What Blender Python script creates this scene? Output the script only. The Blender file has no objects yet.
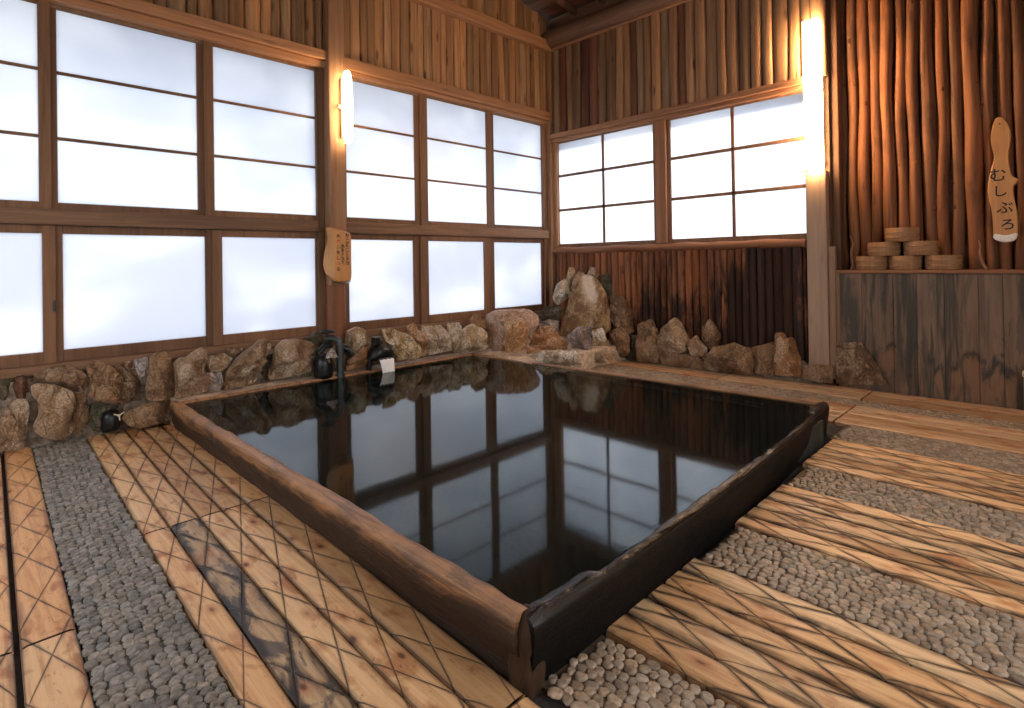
import bpy, bmesh, math, random
from math import sin, cos, pi, radians as R
from mathutils import Vector, Matrix, noise

sc = bpy.context.scene
col = sc.collection
random.seed(7)

# ------------------------------------------------------------------ camera
cd = bpy.data.cameras.new('camera')
cam = bpy.data.objects.new('camera', cd); col.objects.link(cam)
cd.sensor_fit = 'HORIZONTAL'; cd.sensor_width = 36.0
cd.lens = 36.0 * 556.44 / 1024
cd.shift_y = -95.0 / 1024
cd.clip_start = 0.02
_r = Vector((0.70492461, 0.70910883, -0.0156833))
_u = Vector((0.01506618, 0.00713657, 0.99986103))
_f = Vector((-0.70912221, 0.70506293, 0.00565282))
cam.matrix_world = Matrix(((_r.x, _u.x, -_f.x, 5.1075), (_r.y, _u.y, -_f.y, -5.8440), (_r.z, _u.z, -_f.z, 1.2), (0, 0, 0, 1)))
sc.camera = cam

# ------------------------------------------------------------------ world, sun, exposure
sc.view_settings.view_transform = 'Standard'
sc.view_settings.look = 'None'
sc.view_settings.gamma = 1.0
sc.view_settings.use_curve_mapping = False
sc.view_settings.exposure = 0.38
w = bpy.data.worlds.new('World'); sc.world = w; w.use_nodes = True
bg = w.node_tree.nodes['Background']
bg.inputs[0].default_value = (0.98, 0.965, 0.955, 1)
bg.inputs[1].default_value = 3.2
sd = bpy.data.lights.new('sun', 'SUN'); sd.energy = 6.0; sd.angle = R(6); sd.color = (1.0, 0.97, 0.93)
sun = bpy.data.objects.new('sun', sd); col.objects.link(sun)
sun.rotation_euler = Vector((0.0, -1.0, -0.30)).to_track_quat('-Z', 'Y').to_euler()   # shines in from beyond the back wall
sc.cycles.max_bounces = 10
sc.cycles.diffuse_bounces = 6
sc.cycles.caustics_reflective = False
sc.cycles.caustics_refractive = False
sc.cycles.sample_clamp_indirect = 8.0

# ------------------------------------------------------------------ node helpers
class NT:
    def __init__(s, name):
        s.m = bpy.data.materials.new(name); s.m.use_nodes = True
        s.t = s.m.node_tree; s.n = s.t.nodes; s.p = s.n['Principled BSDF']; s.out = s.n['Material Output']
    def add(s, typ, ins=None, **kw):
        nd = s.n.new(typ)
        for k, v in kw.items(): setattr(nd, k, v)
        for k, v in (ins or {}).items(): s.set(nd, k, v)
        return nd
    def set(s, nd, k, v):
        if isinstance(v, bpy.types.NodeSocket): s.t.links.new(v, nd.inputs[k])
        elif isinstance(v, bpy.types.Node): s.t.links.new(v.outputs[0], nd.inputs[k])
        else:
            i = nd.inputs[k]
            if i.type == 'RGBA' and len(v) == 3: v = (*v, 1)
            i.default_value = v
    def math(s, op, a, b=0.0, c=0.0):
        nd = s.n.new('ShaderNodeMath'); nd.operation = op
        for i, v in enumerate((a, b, c)): s.set(nd, i, v)
        return nd.outputs[0]
    def mix(s, f, a, b, mode='MIX'):
        nd = s.n.new('ShaderNodeMix'); nd.data_type = 'RGBA'; nd.blend_type = mode
        s.set(nd, 0, f); s.set(nd, 6, a); s.set(nd, 7, b)
        return nd.outputs[2]
    def coord(s, scale=(1, 1, 1), rot=(0, 0, 0), which='Object'):
        tc = s.n.new('ShaderNodeTexCoord')
        mp = s.add('ShaderNodeMapping', {0: tc.outputs[which], 2: rot, 3: scale})
        return mp.outputs[0]
    def noise(s, vec, scale=1.0, detail=5.0, rough=0.6, dist=0.0):
        nd = s.add('ShaderNodeTexNoise', {'Vector': vec, 'Scale': scale, 'Detail': detail, 'Roughness': rough, 'Distortion': dist})
        return nd.outputs[0]
    def ramp(s, f, a, b, lo=0.0, hi=1.0):
        nd = s.add('ShaderNodeMapRange', {0: f, 1: a, 2: b, 3: lo, 4: hi}); nd.interpolation_type = 'SMOOTHSTEP'
        return nd.outputs[0]
    def attr(s, name):
        return s.add('ShaderNodeAttribute', attribute_name=name).outputs[0]
    def sep(s, v):
        nd = s.add('ShaderNodeSeparateXYZ', {0: v}); return nd.outputs
    def bump(s, h, strength=0.5, dist=0.01):
        nd = s.add('ShaderNodeBump', {'Strength': strength, 'Distance': dist, 'Height': h}); s.set(s.p, 'Normal', nd.outputs[0]); return nd

def wood(name, light, dark, axis='z', rough=0.6, streak=1.0, knots=0.6, spec=0.35, fine=1.0, stain=None, bumpd=0.006):
    """grain runs along the axis; every board of a mesh has its own tint"""
    t = NT(name)
    hi, lo = 26.0 * fine, 1.3
    sc3 = {'x': (lo, hi, hi), 'y': (hi, lo, hi), 'z': (hi, hi, lo)}[axis]
    tint = t.attr('tint')
    off = t.add('ShaderNodeVectorMath', {0: t.coord(sc3), 1: tint}, operation='MULTIPLY_ADD')
    t.set(off, 1, (1, 1, 1)); 
    sh = t.add('ShaderNodeVectorMath', {0: tint, 3: 7.0}, operation='SCALE')
    t.set(off, 2, sh.outputs[0])
    g = t.noise(off.outputs[0], 1.0, 6, 0.65, 0.8)
    big = t.noise(t.coord(tuple(v * 0.12 for v in sc3)), 1.0, 3, 0.5, 0.4)
    f = t.math('ADD', t.math('MULTIPLY', g, 0.75 * streak), t.math('MULTIPLY', big, 0.5))
    f = t.ramp(f, 0.38, 0.95)
    c = t.mix(f, light, dark)
    if knots:
        ks = {'x': (2.2, 9, 9), 'y': (9, 2.2, 9), 'z': (9, 9, 2.2)}[axis]
        v = t.add('ShaderNodeTexVoronoi', {'Vector': t.coord(ks), 'Scale': 1.0})
        k = t.ramp(v.outputs['Distance'], 0.05, 0.20, knots, 0.0)
        c = t.mix(k, c, tuple(x * 0.35 for x in dark))
    if stain:
        s_ = t.noise(t.coord((1.5, 1.5, 0.8)), 1.6, 4, 0.6, 0.3)
        c = t.mix(t.ramp(s_, 0.50, 0.68, 0, stain[1]), c, stain[0])
    c = t.mix(1.0, c, tint, 'MULTIPLY')
    t.set(t.p, 'Base Color', c); t.set(t.p, 'Roughness', rough); t.set(t.p, 'Specular IOR Level', spec)
    t.bump(g, 0.5, bumpd)
    return t.m

M = {}
M['plank_gold'] = wood('planks_golden', (0.45, 0.26, 0.125), (0.13, 0.062, 0.03), 'z', knots=0.8)
M['plank_back'] = wood('planks_aged', (0.40, 0.225, 0.115), (0.085, 0.045, 0.027), 'z', knots=0.8)
M['log_dark'] = wood('logs_reddish', (0.31, 0.135, 0.060), (0.045, 0.022, 0.014), 'z', knots=0.5, stain=((0.03, 0.016, 0.012), 0.5), spec=0.2)
M['frame_y'] = wood('window_wood_along_wall', (0.25, 0.135, 0.072), (0.085, 0.045, 0.027), 'y', knots=0)
M['frame_x'] = wood('window_wood_across', (0.30, 0.16, 0.08), (0.10, 0.05, 0.03), 'x', knots=0)
M['frame_z'] = wood('window_wood_upright', (0.27, 0.145, 0.075), (0.10, 0.052, 0.03), 'z', knots=0)
M['beam_y'] = wood('beam_wood_along_wall', (0.42, 0.21, 0.10), (0.16, 0.075, 0.038), 'y', knots=0.4)
M['beam_x'] = wood('beam_wood_across', (0.40, 0.20, 0.10), (0.14, 0.065, 0.035), 'x', knots=0.4)
M['post'] = wood('post_wood', (0.36, 0.20, 0.105), (0.15, 0.075, 0.04), 'z', knots=0.3)
M['post_pale'] = wood('pale_post_wood', (0.44, 0.30, 0.20), (0.26, 0.165, 0.11), 'z', knots=0.2)
M['dark_x'] = wood('dark_beam_wood', (0.16, 0.09, 0.055), (0.05, 0.027, 0.018), 'x', knots=0.2)
M['dark_y'] = wood('dark_rafter_wood', (0.17, 0.085, 0.045), (0.05, 0.025, 0.016), 'y', knots=0.2)
def rim_mat(name, light, dark, black, wet):
    t = NT(name)
    ax = (34, 34, 34)
    P = t.sep(t.coord())
    v = t.coord((1.6, 30, 30) if not wet else (30, 1.6, 30))
    g = t.noise(v, 1.0, 7, 0.68, 1.0)
    b = t.noise(t.coord((2.2, 2.2, 7)), 1.5, 5, 0.65, 0.5)
    c = t.mix(t.ramp(g, 0.38, 0.72), light, dark)
    # darker towards the bottom, with a ragged upper edge
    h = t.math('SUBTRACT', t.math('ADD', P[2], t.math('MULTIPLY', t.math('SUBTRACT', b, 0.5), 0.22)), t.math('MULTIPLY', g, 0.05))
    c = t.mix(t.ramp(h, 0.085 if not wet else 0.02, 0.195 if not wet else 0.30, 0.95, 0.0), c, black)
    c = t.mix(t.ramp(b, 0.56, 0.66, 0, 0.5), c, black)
    top = t.ramp(P[2], 0.165, 0.19)
    t.set(t.p, 'Base Color', c)
    t.set(t.p, 'Roughness', t.math('SUBTRACT', 0.55, t.math('MULTIPLY', top, 0.48 if wet else 0.2)))
    t.set(t.p, 'Specular IOR Level', t.math('ADD', 0.12 if wet else 0.3, t.math('MULTIPLY', top, 0.4)))
    t.bump(t.math('ADD', g, t.math('MULTIPLY', b, 1.2)), 0.8, 0.012)
    return t.m
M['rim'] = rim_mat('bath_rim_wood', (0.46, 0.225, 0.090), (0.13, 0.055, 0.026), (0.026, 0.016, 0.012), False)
M['rim_wet'] = rim_mat('wet_black_rim_wood', (0.026, 0.017, 0.011), (0.010, 0.007, 0.006), (0.004, 0.0035, 0.003), True)
M['corner'] = wood('rotted_corner_wood', (0.075, 0.042, 0.024), (0.02, 0.013, 0.009), 'z', rough=0.6, knots=0, stain=((0.014, 0.010, 0.008), 1.0), spec=0.15)
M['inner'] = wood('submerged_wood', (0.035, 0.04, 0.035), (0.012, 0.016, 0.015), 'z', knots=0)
M['tub'] = wood('tub_wood', (0.40, 0.215, 0.10), (0.20, 0.10, 0.045), 'z', knots=0, fine=2.0)
M['tub_hoop'] = wood('tub_hoop_wood', (0.40, 0.22, 0.10), (0.22, 0.11, 0.05), 'x', knots=0, fine=2.0)
M['sign'] = wood('sign_wood', (0.62, 0.31, 0.11), (0.42, 0.19, 0.065), 'z', knots=0.2, rough=0.4)
M['branch'] = wood('branch_wood', (0.30, 0.16, 0.08), (0.12, 0.06, 0.03), 'z', knots=0)

# panel with water stains rising from the floor
def panel_mat():
    t = NT('stained_panel')
    tint = t.attr('tint')
    sh = t.add('ShaderNodeVectorMath', {0: t.coord((24, 24, 1.0)), 1: tint}, operation='ADD')
    g = t.noise(sh.outputs[0], 1, 6, 0.65, 0.9)
    c = t.mix(t.ramp(g, 0.3, 0.75), (0.235, 0.145, 0.085), (0.105, 0.062, 0.038))
    P = t.sep(t.coord())
    edge = t.noise(t.coord((5.0, 5.0, 1.2)), 1.0, 5, 0.7, 0.6)
    edge2 = t.noise(t.coord((1.4, 1.4, 0.5)), 1.0, 3, 0.6, 0.4)
    h = t.math('SUBTRACT', P[2], t.math('ADD', t.math('MULTIPLY', edge, 0.85), t.math('MULTIPLY', edge2, 0.75)))      # height above the wavering tide line
    h = t.math('ADD', h, 0.47)
    low = t.ramp(h, -0.02, 0.02, 0.75, 0.0)
    c = t.mix(low, c, (0.22, 0.11, 0.05))
    fr = t.math('ABSOLUTE', h)
    fringe = t.math('MULTIPLY', t.ramp(fr, 0.0, 0.10, 0.95, 0.0), t.ramp(t.noise(t.coord((13, 13, 3)), 1.0, 4, 0.6), 0.38, 0.56))
    c = t.mix(fringe, c, (0.028, 0.024, 0.017))
    s1 = t.noise(t.coord((9.0, 9.0, 0.8)), 1.0, 4, 0.6, 0.5)
    c = t.mix(t.ramp(s1, 0.50, 0.60, 0, 0.9), c, (0.040, 0.036, 0.022))
    s2 = t.noise(t.coord((2.2, 2.2, 0.7)), 1.7, 5, 0.65, 1.2)
    c = t.mix(t.ramp(s2, 0.52, 0.60, 0, 0.55), c, (0.06, 0.05, 0.035))
    v = t.add('ShaderNodeTexVoronoi', {'Vector': t.coord((6, 6, 5)), 'Scale': 1.0})
    c = t.mix(t.ramp(v.outputs['Distance'], 0.04, 0.16, 0.75, 0), c, (0.04, 0.02, 0.015))
    c = t.mix(1.0, c, tint, 'MULTIPLY')
    t.set(t.p, 'Base Color', c); t.set(t.p, 'Roughness', 0.6); t.bump(g, 0.4, 0.006)
    return t.m
M['panel'] = panel_mat()

# scorched logs below the back window: soot licking down from above
def soot_logs():
    t = NT('sooty_logs')
    tint = t.attr('tint')
    sh = t.add('ShaderNodeVectorMath', {0: t.coord((22, 22, 1.4)), 1: tint}, operation='ADD')
    g = t.noise(sh.outputs[0], 1, 6, 0.65, 0.7)
    c = t.mix(t.ramp(g, 0.3, 0.8), (0.33, 0.140, 0.065), (0.085, 0.040, 0.026))
    s = t.noise(t.coord((7.0, 7.0, 1.6)), 1.0, 5, 0.65, 0.7)
    b = t.noise(t.coord((0.9, 0.9, 0.7)), 1.3, 2, 0.5, 0.2)
    P = t.sep(t.coord())
    f = t.math('ADD', t.math('MULTIPLY', s, 0.55), t.math('MULTIPLY', b, 0.55))
    f = t.math('ADD', f, t.math('MULTIPLY', P[0], 0.075))
    c = t.mix(t.ramp(f, 0.66, 0.76, 0, 0.88), c, (0.022, 0.016, 0.015))
    c = t.mix(1.0, c, tint, 'MULTIPLY')
    t.set(t.p, 'Base Color', c); t.set(t.p, 'Roughness', 0.7); t.set(t.p, 'Specular IOR Level', 0.15); t.bump(g, 0.5, 0.006)
    return t.m
M['soot'] = soot_logs()

def deck_mat(name, angA, pA, angB, pB, light, dark, dirt, pitch=0.133, cutk=1.0):
    """floor boards with two sets of cut grooves; grime sits in the grooves and along the board edges"""
    t = NT(name)
    P = t.sep(t.coord())
    tint = t.attr('tint')
    def dist(ang, p0):
        a = R(ang)
        nx, ny = -sin(a), cos(a)
        d = t.math('ADD', t.math('MULTIPLY', P[0], nx / pitch), t.math('MULTIPLY', P[1], ny / pitch))
        d = t.math('SUBTRACT', d, (p0[0] * nx + p0[1] * ny) / pitch)
        d = t.math('FRACT', t.math('ADD', d, 100.5))
        return t.math('ABSOLUTE', t.math('SUBTRACT', d, 0.5))           # 0 on the groove, .5 between
    wob = t.noise(t.coord((3, 3, 3)), 2.0, 3, 0.6)
    dA = dist(angA, pA); dB = dist(angB, pB)
    dmin = t.math('MINIMUM', dA, dB)
    uv = t.sep(t.add('ShaderNodeUVMap', uv_map='UVMap').outputs[0])
    e = t.math('MINIMUM', uv[1], t.math('SUBTRACT', 1.0, uv[1]))         # 0 at a board edge
    sh = t.add('ShaderNodeVectorMath', {0: tint, 3: 9.0}, operation='SCALE')
    gv = t.add('ShaderNodeVectorMath', {0: t.coord((1.6, 38, 1)), 1: sh.outputs[0]}, operation='ADD')
    g = t.noise(gv.outputs[0], 1, 6, 0.62, 1.0)
    c = t.mix(t.ramp(g, 0.35, 0.75), light, dark)
    # orange-brown blotches and knots
    bl = t.noise(t.coord((3.2, 6.0, 1)), 1.6, 4, 0.6, 0.5)
    c = t.mix(t.ramp(bl, 0.52, 0.68, 0, 0.8), c, (0.40, 0.145, 0.045))
    sp = t.noise(t.coord((9, 26, 1)), 2.0, 4, 0.7, 0.8)
    c = t.mix(t.ramp(sp, 0.60, 0.72, 0, 0.7), c, (0.20, 0.065, 0.03))
    vk = t.add('ShaderNodeTexVoronoi', {'Vector': t.coord((5.5, 11, 1)), 'Scale': 1.0})
    c = t.mix(t.ramp(vk.outputs['Distance'], 0.10, 0.34, 0.55, 0), c, (0.42, 0.13, 0.04))
    c = t.mix(t.ramp(vk.outputs['Distance'], 0.05, 0.15, 0.9, 0), c, (0.09, 0.03, 0.016))
    # grime
    n2 = t.noise(t.coord((2.0, 5.0, 1)), 2.3, 5, 0.65, 0.6)
    if dirt > 1.2: c = t.mix(t.ramp(n2, 0.46, 0.56, 0, 0.85), c, (0.07, 0.06, 0.055))
    gm = t.math('MULTIPLY', t.ramp(n2, 0.28, 0.62), dirt)
    wide = t.math('MINIMUM', t.math('MULTIPLY', dmin, 1.7), t.math('MULTIPLY', e, 0.8))
    c = t.mix(t.math('MULTIPLY', t.ramp(t.math('SUBTRACT', wide, t.math('MULTIPLY', t.math('SUBTRACT', g, 0.5), 0.12)), 0.0, 0.06 + 0.17 * min(1, dirt), 1.0, 0.0), gm), c, (0.032, 0.026, 0.024))
    ww = t.math('ADD', 0.007, t.math('MULTIPLY', wob, 0.020))
    ln = t.add('ShaderNodeMapRange', {0: dmin, 1: 0.006, 2: ww, 3: 0.88 * cutk, 4: 0.0}).outputs[0]
    c = t.mix(ln, c, (0.07, 0.032, 0.018))
    le = t.ramp(e, 0.0, 0.05, 0.9, 0.0)
    c = t.mix(le, c, (0.03, 0.018, 0.012))
    c = t.mix(1.0, c, tint, 'MULTIPLY')
    t.set(t.p, 'Base Color', c)
    t.set(t.p, 'Roughness', t.ramp(n2, 0.3, 0.7, 0.55, 0.36)); t.set(t.p, 'Specular IOR Level', 0.4)
    cut = t.ramp(dmin, 0.0, 0.03, 1.0 - 0.6 * cutk, 1.0)
    pil = t.math('POWER', t.math('MULTIPLY', t.math('MINIMUM', wide, 0.3), 3.33), 0.5)
    hgt = t.math('ADD', t.math('ADD', cut, t.math('MULTIPLY', pil, 0.45)), t.math('MULTIPLY', g, 0.25))
    t.bump(hgt, 0.7, 0.006)
    return t.m
M['deck_a'] = deck_mat('grooved_floor_boards', -18.5, (1.70, -5.26), 19.0, (1.53, -5.257), (0.82, 0.51, 0.26), (0.57, 0.30, 0.13), 0.5)
M['deck_b'] = deck_mat('grooved_wet_floor_boards', -24.5, (4.032, -3.813), 17.0, (4.023, -4.06), (0.84, 0.56, 0.31), (0.56, 0.32, 0.155), 1.0, 0.128)
M['deck_c'] = deck_mat('pale_floor_boards', -24.5, (4.032, -3.813), 17.0, (4.023, -4.06), (0.66, 0.46, 0.28), (0.36, 0.215, 0.12), 0.3, 0.9, 0.0)
M['deck_d'] = deck_mat('grimy_floor_board', -18.5, (1.70, -5.26), 19.0, (1.53, -5.257), (0.62, 0.44, 0.26), (0.30, 0.20, 0.12), 1.5)

def rock_mat(name, a, b, c3, moss=0.0, cap=None):
    t = NT('rock_' + name)
    oi = t.add('ShaderNodeObjectInfo')
    tc = t.add('ShaderNodeTexCoord')
    pos = t.add('ShaderNodeVectorMath', {0: tc.outputs['Object'], 1: oi.outputs['Location']}, operation='ADD')
    def C3(sc3): return t.add('ShaderNodeMapping', {0: pos.outputs[0], 3: sc3}).outputs[0]
    n1 = t.noise(C3((4, 4, 4)), 1.3, 6, 0.65, 0.4)
    n2 = t.noise(C3((5, 5, 3.2)), 1.6, 8, 0.68, 0.3)
    n3 = t.noise(C3((40, 40, 40)), 1.5, 5, 0.7)
    n1 = t.math('ADD', n1, t.math('MULTIPLY', t.math('SUBTRACT', oi.outputs['Random'], 0.5), 0.22))
    c = t.mix(t.ramp(n1, 0.38, 0.62), a, b)
    c = t.mix(t.ramp(n2, 0.48, 0.60, 0, 0.95), c, c3)
    c = t.mix(t.ramp(n3, 0.42, 0.60, 0.45, 0), c, tuple(x * 0.35 for x in b))
    cr = t.add('ShaderNodeTexVoronoi', {'Vector': C3((6, 6, 4)), 'Scale': 1.2}, feature='DISTANCE_TO_EDGE')
    crk = t.ramp(cr.outputs['Distance'], 0.0, 0.025, 0.5, 0.0)
    c = t.mix(t.math('MULTIPLY', crk, t.ramp(n2, 0.4, 0.55)), c, tuple(x * 0.25 for x in b))
    if cap:                                   # pale mineral crust on one shoulder of the stone
        L_ = t.sep(t.n.new('ShaderNodeTexCoord').outputs['Object'])
        dx = t.math('DIVIDE', t.math('SUBTRACT', L_[0], cap[0]), cap[2])
        dz = t.math('DIVIDE', t.math('SUBTRACT', t.math('ADD', L_[2], t.math('MULTIPLY', L_[0], cap[4])), cap[1]), cap[3])
        dd = t.math('ADD', t.math('ADD', t.math('MULTIPLY', dx, dx), t.math('MULTIPLY', dz, dz)), t.math('MULTIPLY', t.math('SUBTRACT', n2, 0.5), 6.0))
        c = t.mix(t.ramp(dd, 0.2, 1.7, 0.95, 0.0), c, cap[5])
    if moss: c = t.mix(t.ramp(n2, 0.40, 0.55, moss, 0), c, (0.055, 0.065, 0.035))
    t.set(t.p, 'Base Color', c); t.set(t.p, 'Roughness', 0.62); t.set(t.p, 'Specular IOR Level', 0.4)
    h = t.math('ADD', t.math('ADD', n2, t.math('MULTIPLY', n3, 0.4)), t.math('MULTIPLY', crk, -0.5))
    t.bump(h, 1.0, 0.06)
    return t.m
RM = {
 'capped': rock_mat('capped', (0.60, 0.40, 0.22), (0.32, 0.19, 0.10), (0.66, 0.48, 0.30), cap=(0.05, 0.68, 0.10, 0.20, 0.6, (0.84, 0.76, 0.66))),
 'tan': rock_mat('tan', (0.62, 0.43, 0.265), (0.34, 0.21, 0.12), (0.74, 0.57, 0.41)),
 'brown': rock_mat('brown', (0.47, 0.275, 0.145), (0.22, 0.125, 0.068), (0.54, 0.37, 0.23)),
 'red': rock_mat('reddish', (0.390, 0.175, 0.102), (0.195, 0.088, 0.054), (0.429, 0.263, 0.180)),
 'dark': rock_mat('dark', (0.143, 0.106, 0.072), (0.065, 0.053, 0.041), (0.208, 0.163, 0.120), 0.6),
 'moss': rock_mat('mossy', (0.208, 0.188, 0.114), (0.104, 0.098, 0.060), (0.312, 0.250, 0.168), 0.75),
 'grey': rock_mat('grey', (0.56, 0.48, 0.44), (0.30, 0.23, 0.21), (0.74, 0.67, 0.65)),
 'pink': rock_mat('pinkish', (0.74, 0.50, 0.38), (0.56, 0.33, 0.19), (0.82, 0.63, 0.54)),
 'orange': rock_mat('orange', (0.68, 0.36, 0.16), (0.36, 0.17, 0.07), (0.84, 0.58, 0.38)),
 'yellow': rock_mat('yellowish', (0.86, 0.66, 0.42), (0.50, 0.31, 0.14), (0.93, 0.80, 0.62)),
 'cream': rock_mat('cream', (0.88, 0.76, 0.60), (0.50, 0.35, 0.21), (0.95, 0.89, 0.80)),
}

def simple(name, colr, rough=0.5, metal=0.0, bumps=0.0, scale=60.0, var=0.0):
    t = NT(name)
    n = t.noise(t.coord((1, 1, 1)), scale, 5, 0.6)
    c = t.mix(t.ramp(n, 0.3, 0.7), tuple(x * (1 - var) for x in colr), tuple(min(1, x * (1 + var)) for x in colr))
    t.set(t.p, 'Base Color', c); t.set(t.p, 'Roughness', rough); t.set(t.p, 'Metallic', metal)
    if bumps: t.bump(n, 0.6, bumps)
    return t.m
M['mortar'] = simple('mortar', (0.20, 0.155, 0.115), 0.85, 0, 0.03, 22, 0.5)
M['ledge'] = simple('ledge_mortar', (0.56, 0.44, 0.33), 0.7, 0, 0.015, 18, 0.35)
M['base'] = simple('floor_bed', (0.035, 0.03, 0.026), 0.9, 0, 0.01, 40, 0.3)
M['grout'] = simple('pebble_grout', (0.085, 0.072, 0.058), 0.85, 0, 0.01, 70, 0.3)
M['iron'] = simple('black_iron', (0.022, 0.024, 0.026), 0.3, 0.6, 0.004, 50, 0.4)
M['steel'] = simple('grey_pipe_steel', (0.06, 0.07, 0.075), 0.4, 0.5, 0.002, 60, 0.3)
M['plaster'] = simple('outer_siding', (0.20, 0.12, 0.07), 0.8, 0, 0.005, 30, 0.2)
M['ground'] = simple('pale_ground_outside', (0.62, 0.64, 0.66), 0.9, 0, 0.01, 3, 0.1)
M['whitep'] = simple('white_painted_wood', (0.62, 0.58, 0.48), 0.5, 0, 0.0, 60, 0.1)
M['ink'] = simple('black_ink', (0.008, 0.007, 0.006), 0.6)
M['red_ink'] = simple('red_ink', (0.35, 0.03, 0.02), 0.6)
M['tip'] = simple('cut_end_reflection', (0.80, 0.76, 0.70), 0.25, 0, 0.0, 60, 0.1)  # pale colour stands for light reflected off the sign's cut end
M['socket'] = simple('lamp_socket', (0.55, 0.42, 0.25), 0.4)

def pebble_mat(name, ca, cb):
    t = NT(name)
    tint = t.attr('tint')
    n = t.noise(t.coord((1, 1, 1)), 60, 4, 0.6)
    c = t.mix(t.ramp(n, 0.3, 0.7), ca, cb)
    c = t.mix(1.0, c, tint, 'MULTIPLY')
    t.set(t.p, 'Base Color', c); t.set(t.p, 'Roughness', 0.5); t.set(t.p, 'Specular IOR Level', 0.4)
    t.bump(n, 0.4, 0.003)
    return t.m
M['pebble'] = pebble_mat('pebbles', (0.235, 0.175, 0.12), (0.37, 0.29, 0.215))
M['pebble_grey'] = pebble_mat('grey_pebbles', (0.12, 0.108, 0.09), (0.26, 0.235, 0.205))

def frosted(name, ca, cb):
    t = NT(name)
    n = t.noise(t.coord((1.2, 1.2, 2.0)), 1.0, 2, 0.4, 0.3)
    tr = t.add('ShaderNodeBsdfTranslucent', {0: t.mix(t.ramp(n, 0.35, 0.7), ca, cb)})
    gl = t.add('ShaderNodeBsdfGlossy', {0: (1, 1, 1, 1), 'Roughness': 0.35})
    mx = t.add('ShaderNodeMixShader', {0: 0.05, 1: tr.outputs[0], 2: gl.outputs[0]})
    t.t.links.new(mx.outputs[0], t.out.inputs[0])
    return t.m
M['frost'] = frosted('frosted_glass', (0.57, 0.605, 0.67), (0.67, 0.70, 0.75))
M['frost_low'] = frosted('dimmed_frosted_glass', (0.525, 0.55, 0.61), (0.61, 0.63, 0.68))  # duller, cloudy daylight behind the lower panes put into the glass colour

def water():
    t = NT('bath_water')
    n = t.noise(t.coord((1, 1, 1)), 2.2, 3, 0.5)
    t.set(t.p, 'Base Color', (0.010, 0.015, 0.015)); t.set(t.p, 'Roughness', 0.055); t.set(t.p, 'IOR', 1.38)
    t.set(t.p, 'Specular IOR Level', 0.5)
    gb = t.add('ShaderNodeBsdfRefraction', {0: (0.40, 0.50, 0.48), 'Roughness': 0.05, 'IOR': 1.33})
    bp = t.bump(n, 0.06, 0.01)
    mx = t.add('ShaderNodeMixShader', {0: 0.35, 1: t.p.outputs[0], 2: t.add('ShaderNodeBsdfGlass', {0: (0.40, 0.50, 0.48), 'Roughness': 0.04, 'IOR': 1.38}).outputs[0]})
    t.t.links.new(mx.outputs[0], t.out.inputs[0])
    t.n.remove(gb)
    return t.m
M['water'] = water()

def pour():
    t = NT('falling_water')
    t.set(t.p, 'Base Color', (0.9, 0.94, 1.0)); t.set(t.p, 'Roughness', 0.12); t.set(t.p, 'Transmission Weight', 0.05); t.set(t.p, 'IOR', 1.33)
    t.bump(t.noise(t.coord((60, 60, 4)), 1.0, 4, 0.6), 0.8, 0.01)
    return t.m
M['pour'] = pour()

def lamp_mat(name, colr, strength):
    t = NT(name)
    t.set(t.p, 'Base Color', (0.9, 0.88, 0.82)); t.set(t.p, 'Roughness', 0.4)
    t.set(t.p, 'Emission Color', colr); t.set(t.p, 'Emission Strength', strength)
    return t.m
M['lamp_box'] = lamp_mat('box_lamp_diffuser', (1.0, 0.60, 0.30), 60.0)
M['lamp_tube'] = lamp_mat('tube_lamp_diffuser', (1.0, 0.66, 0.36), 30.0)

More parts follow.
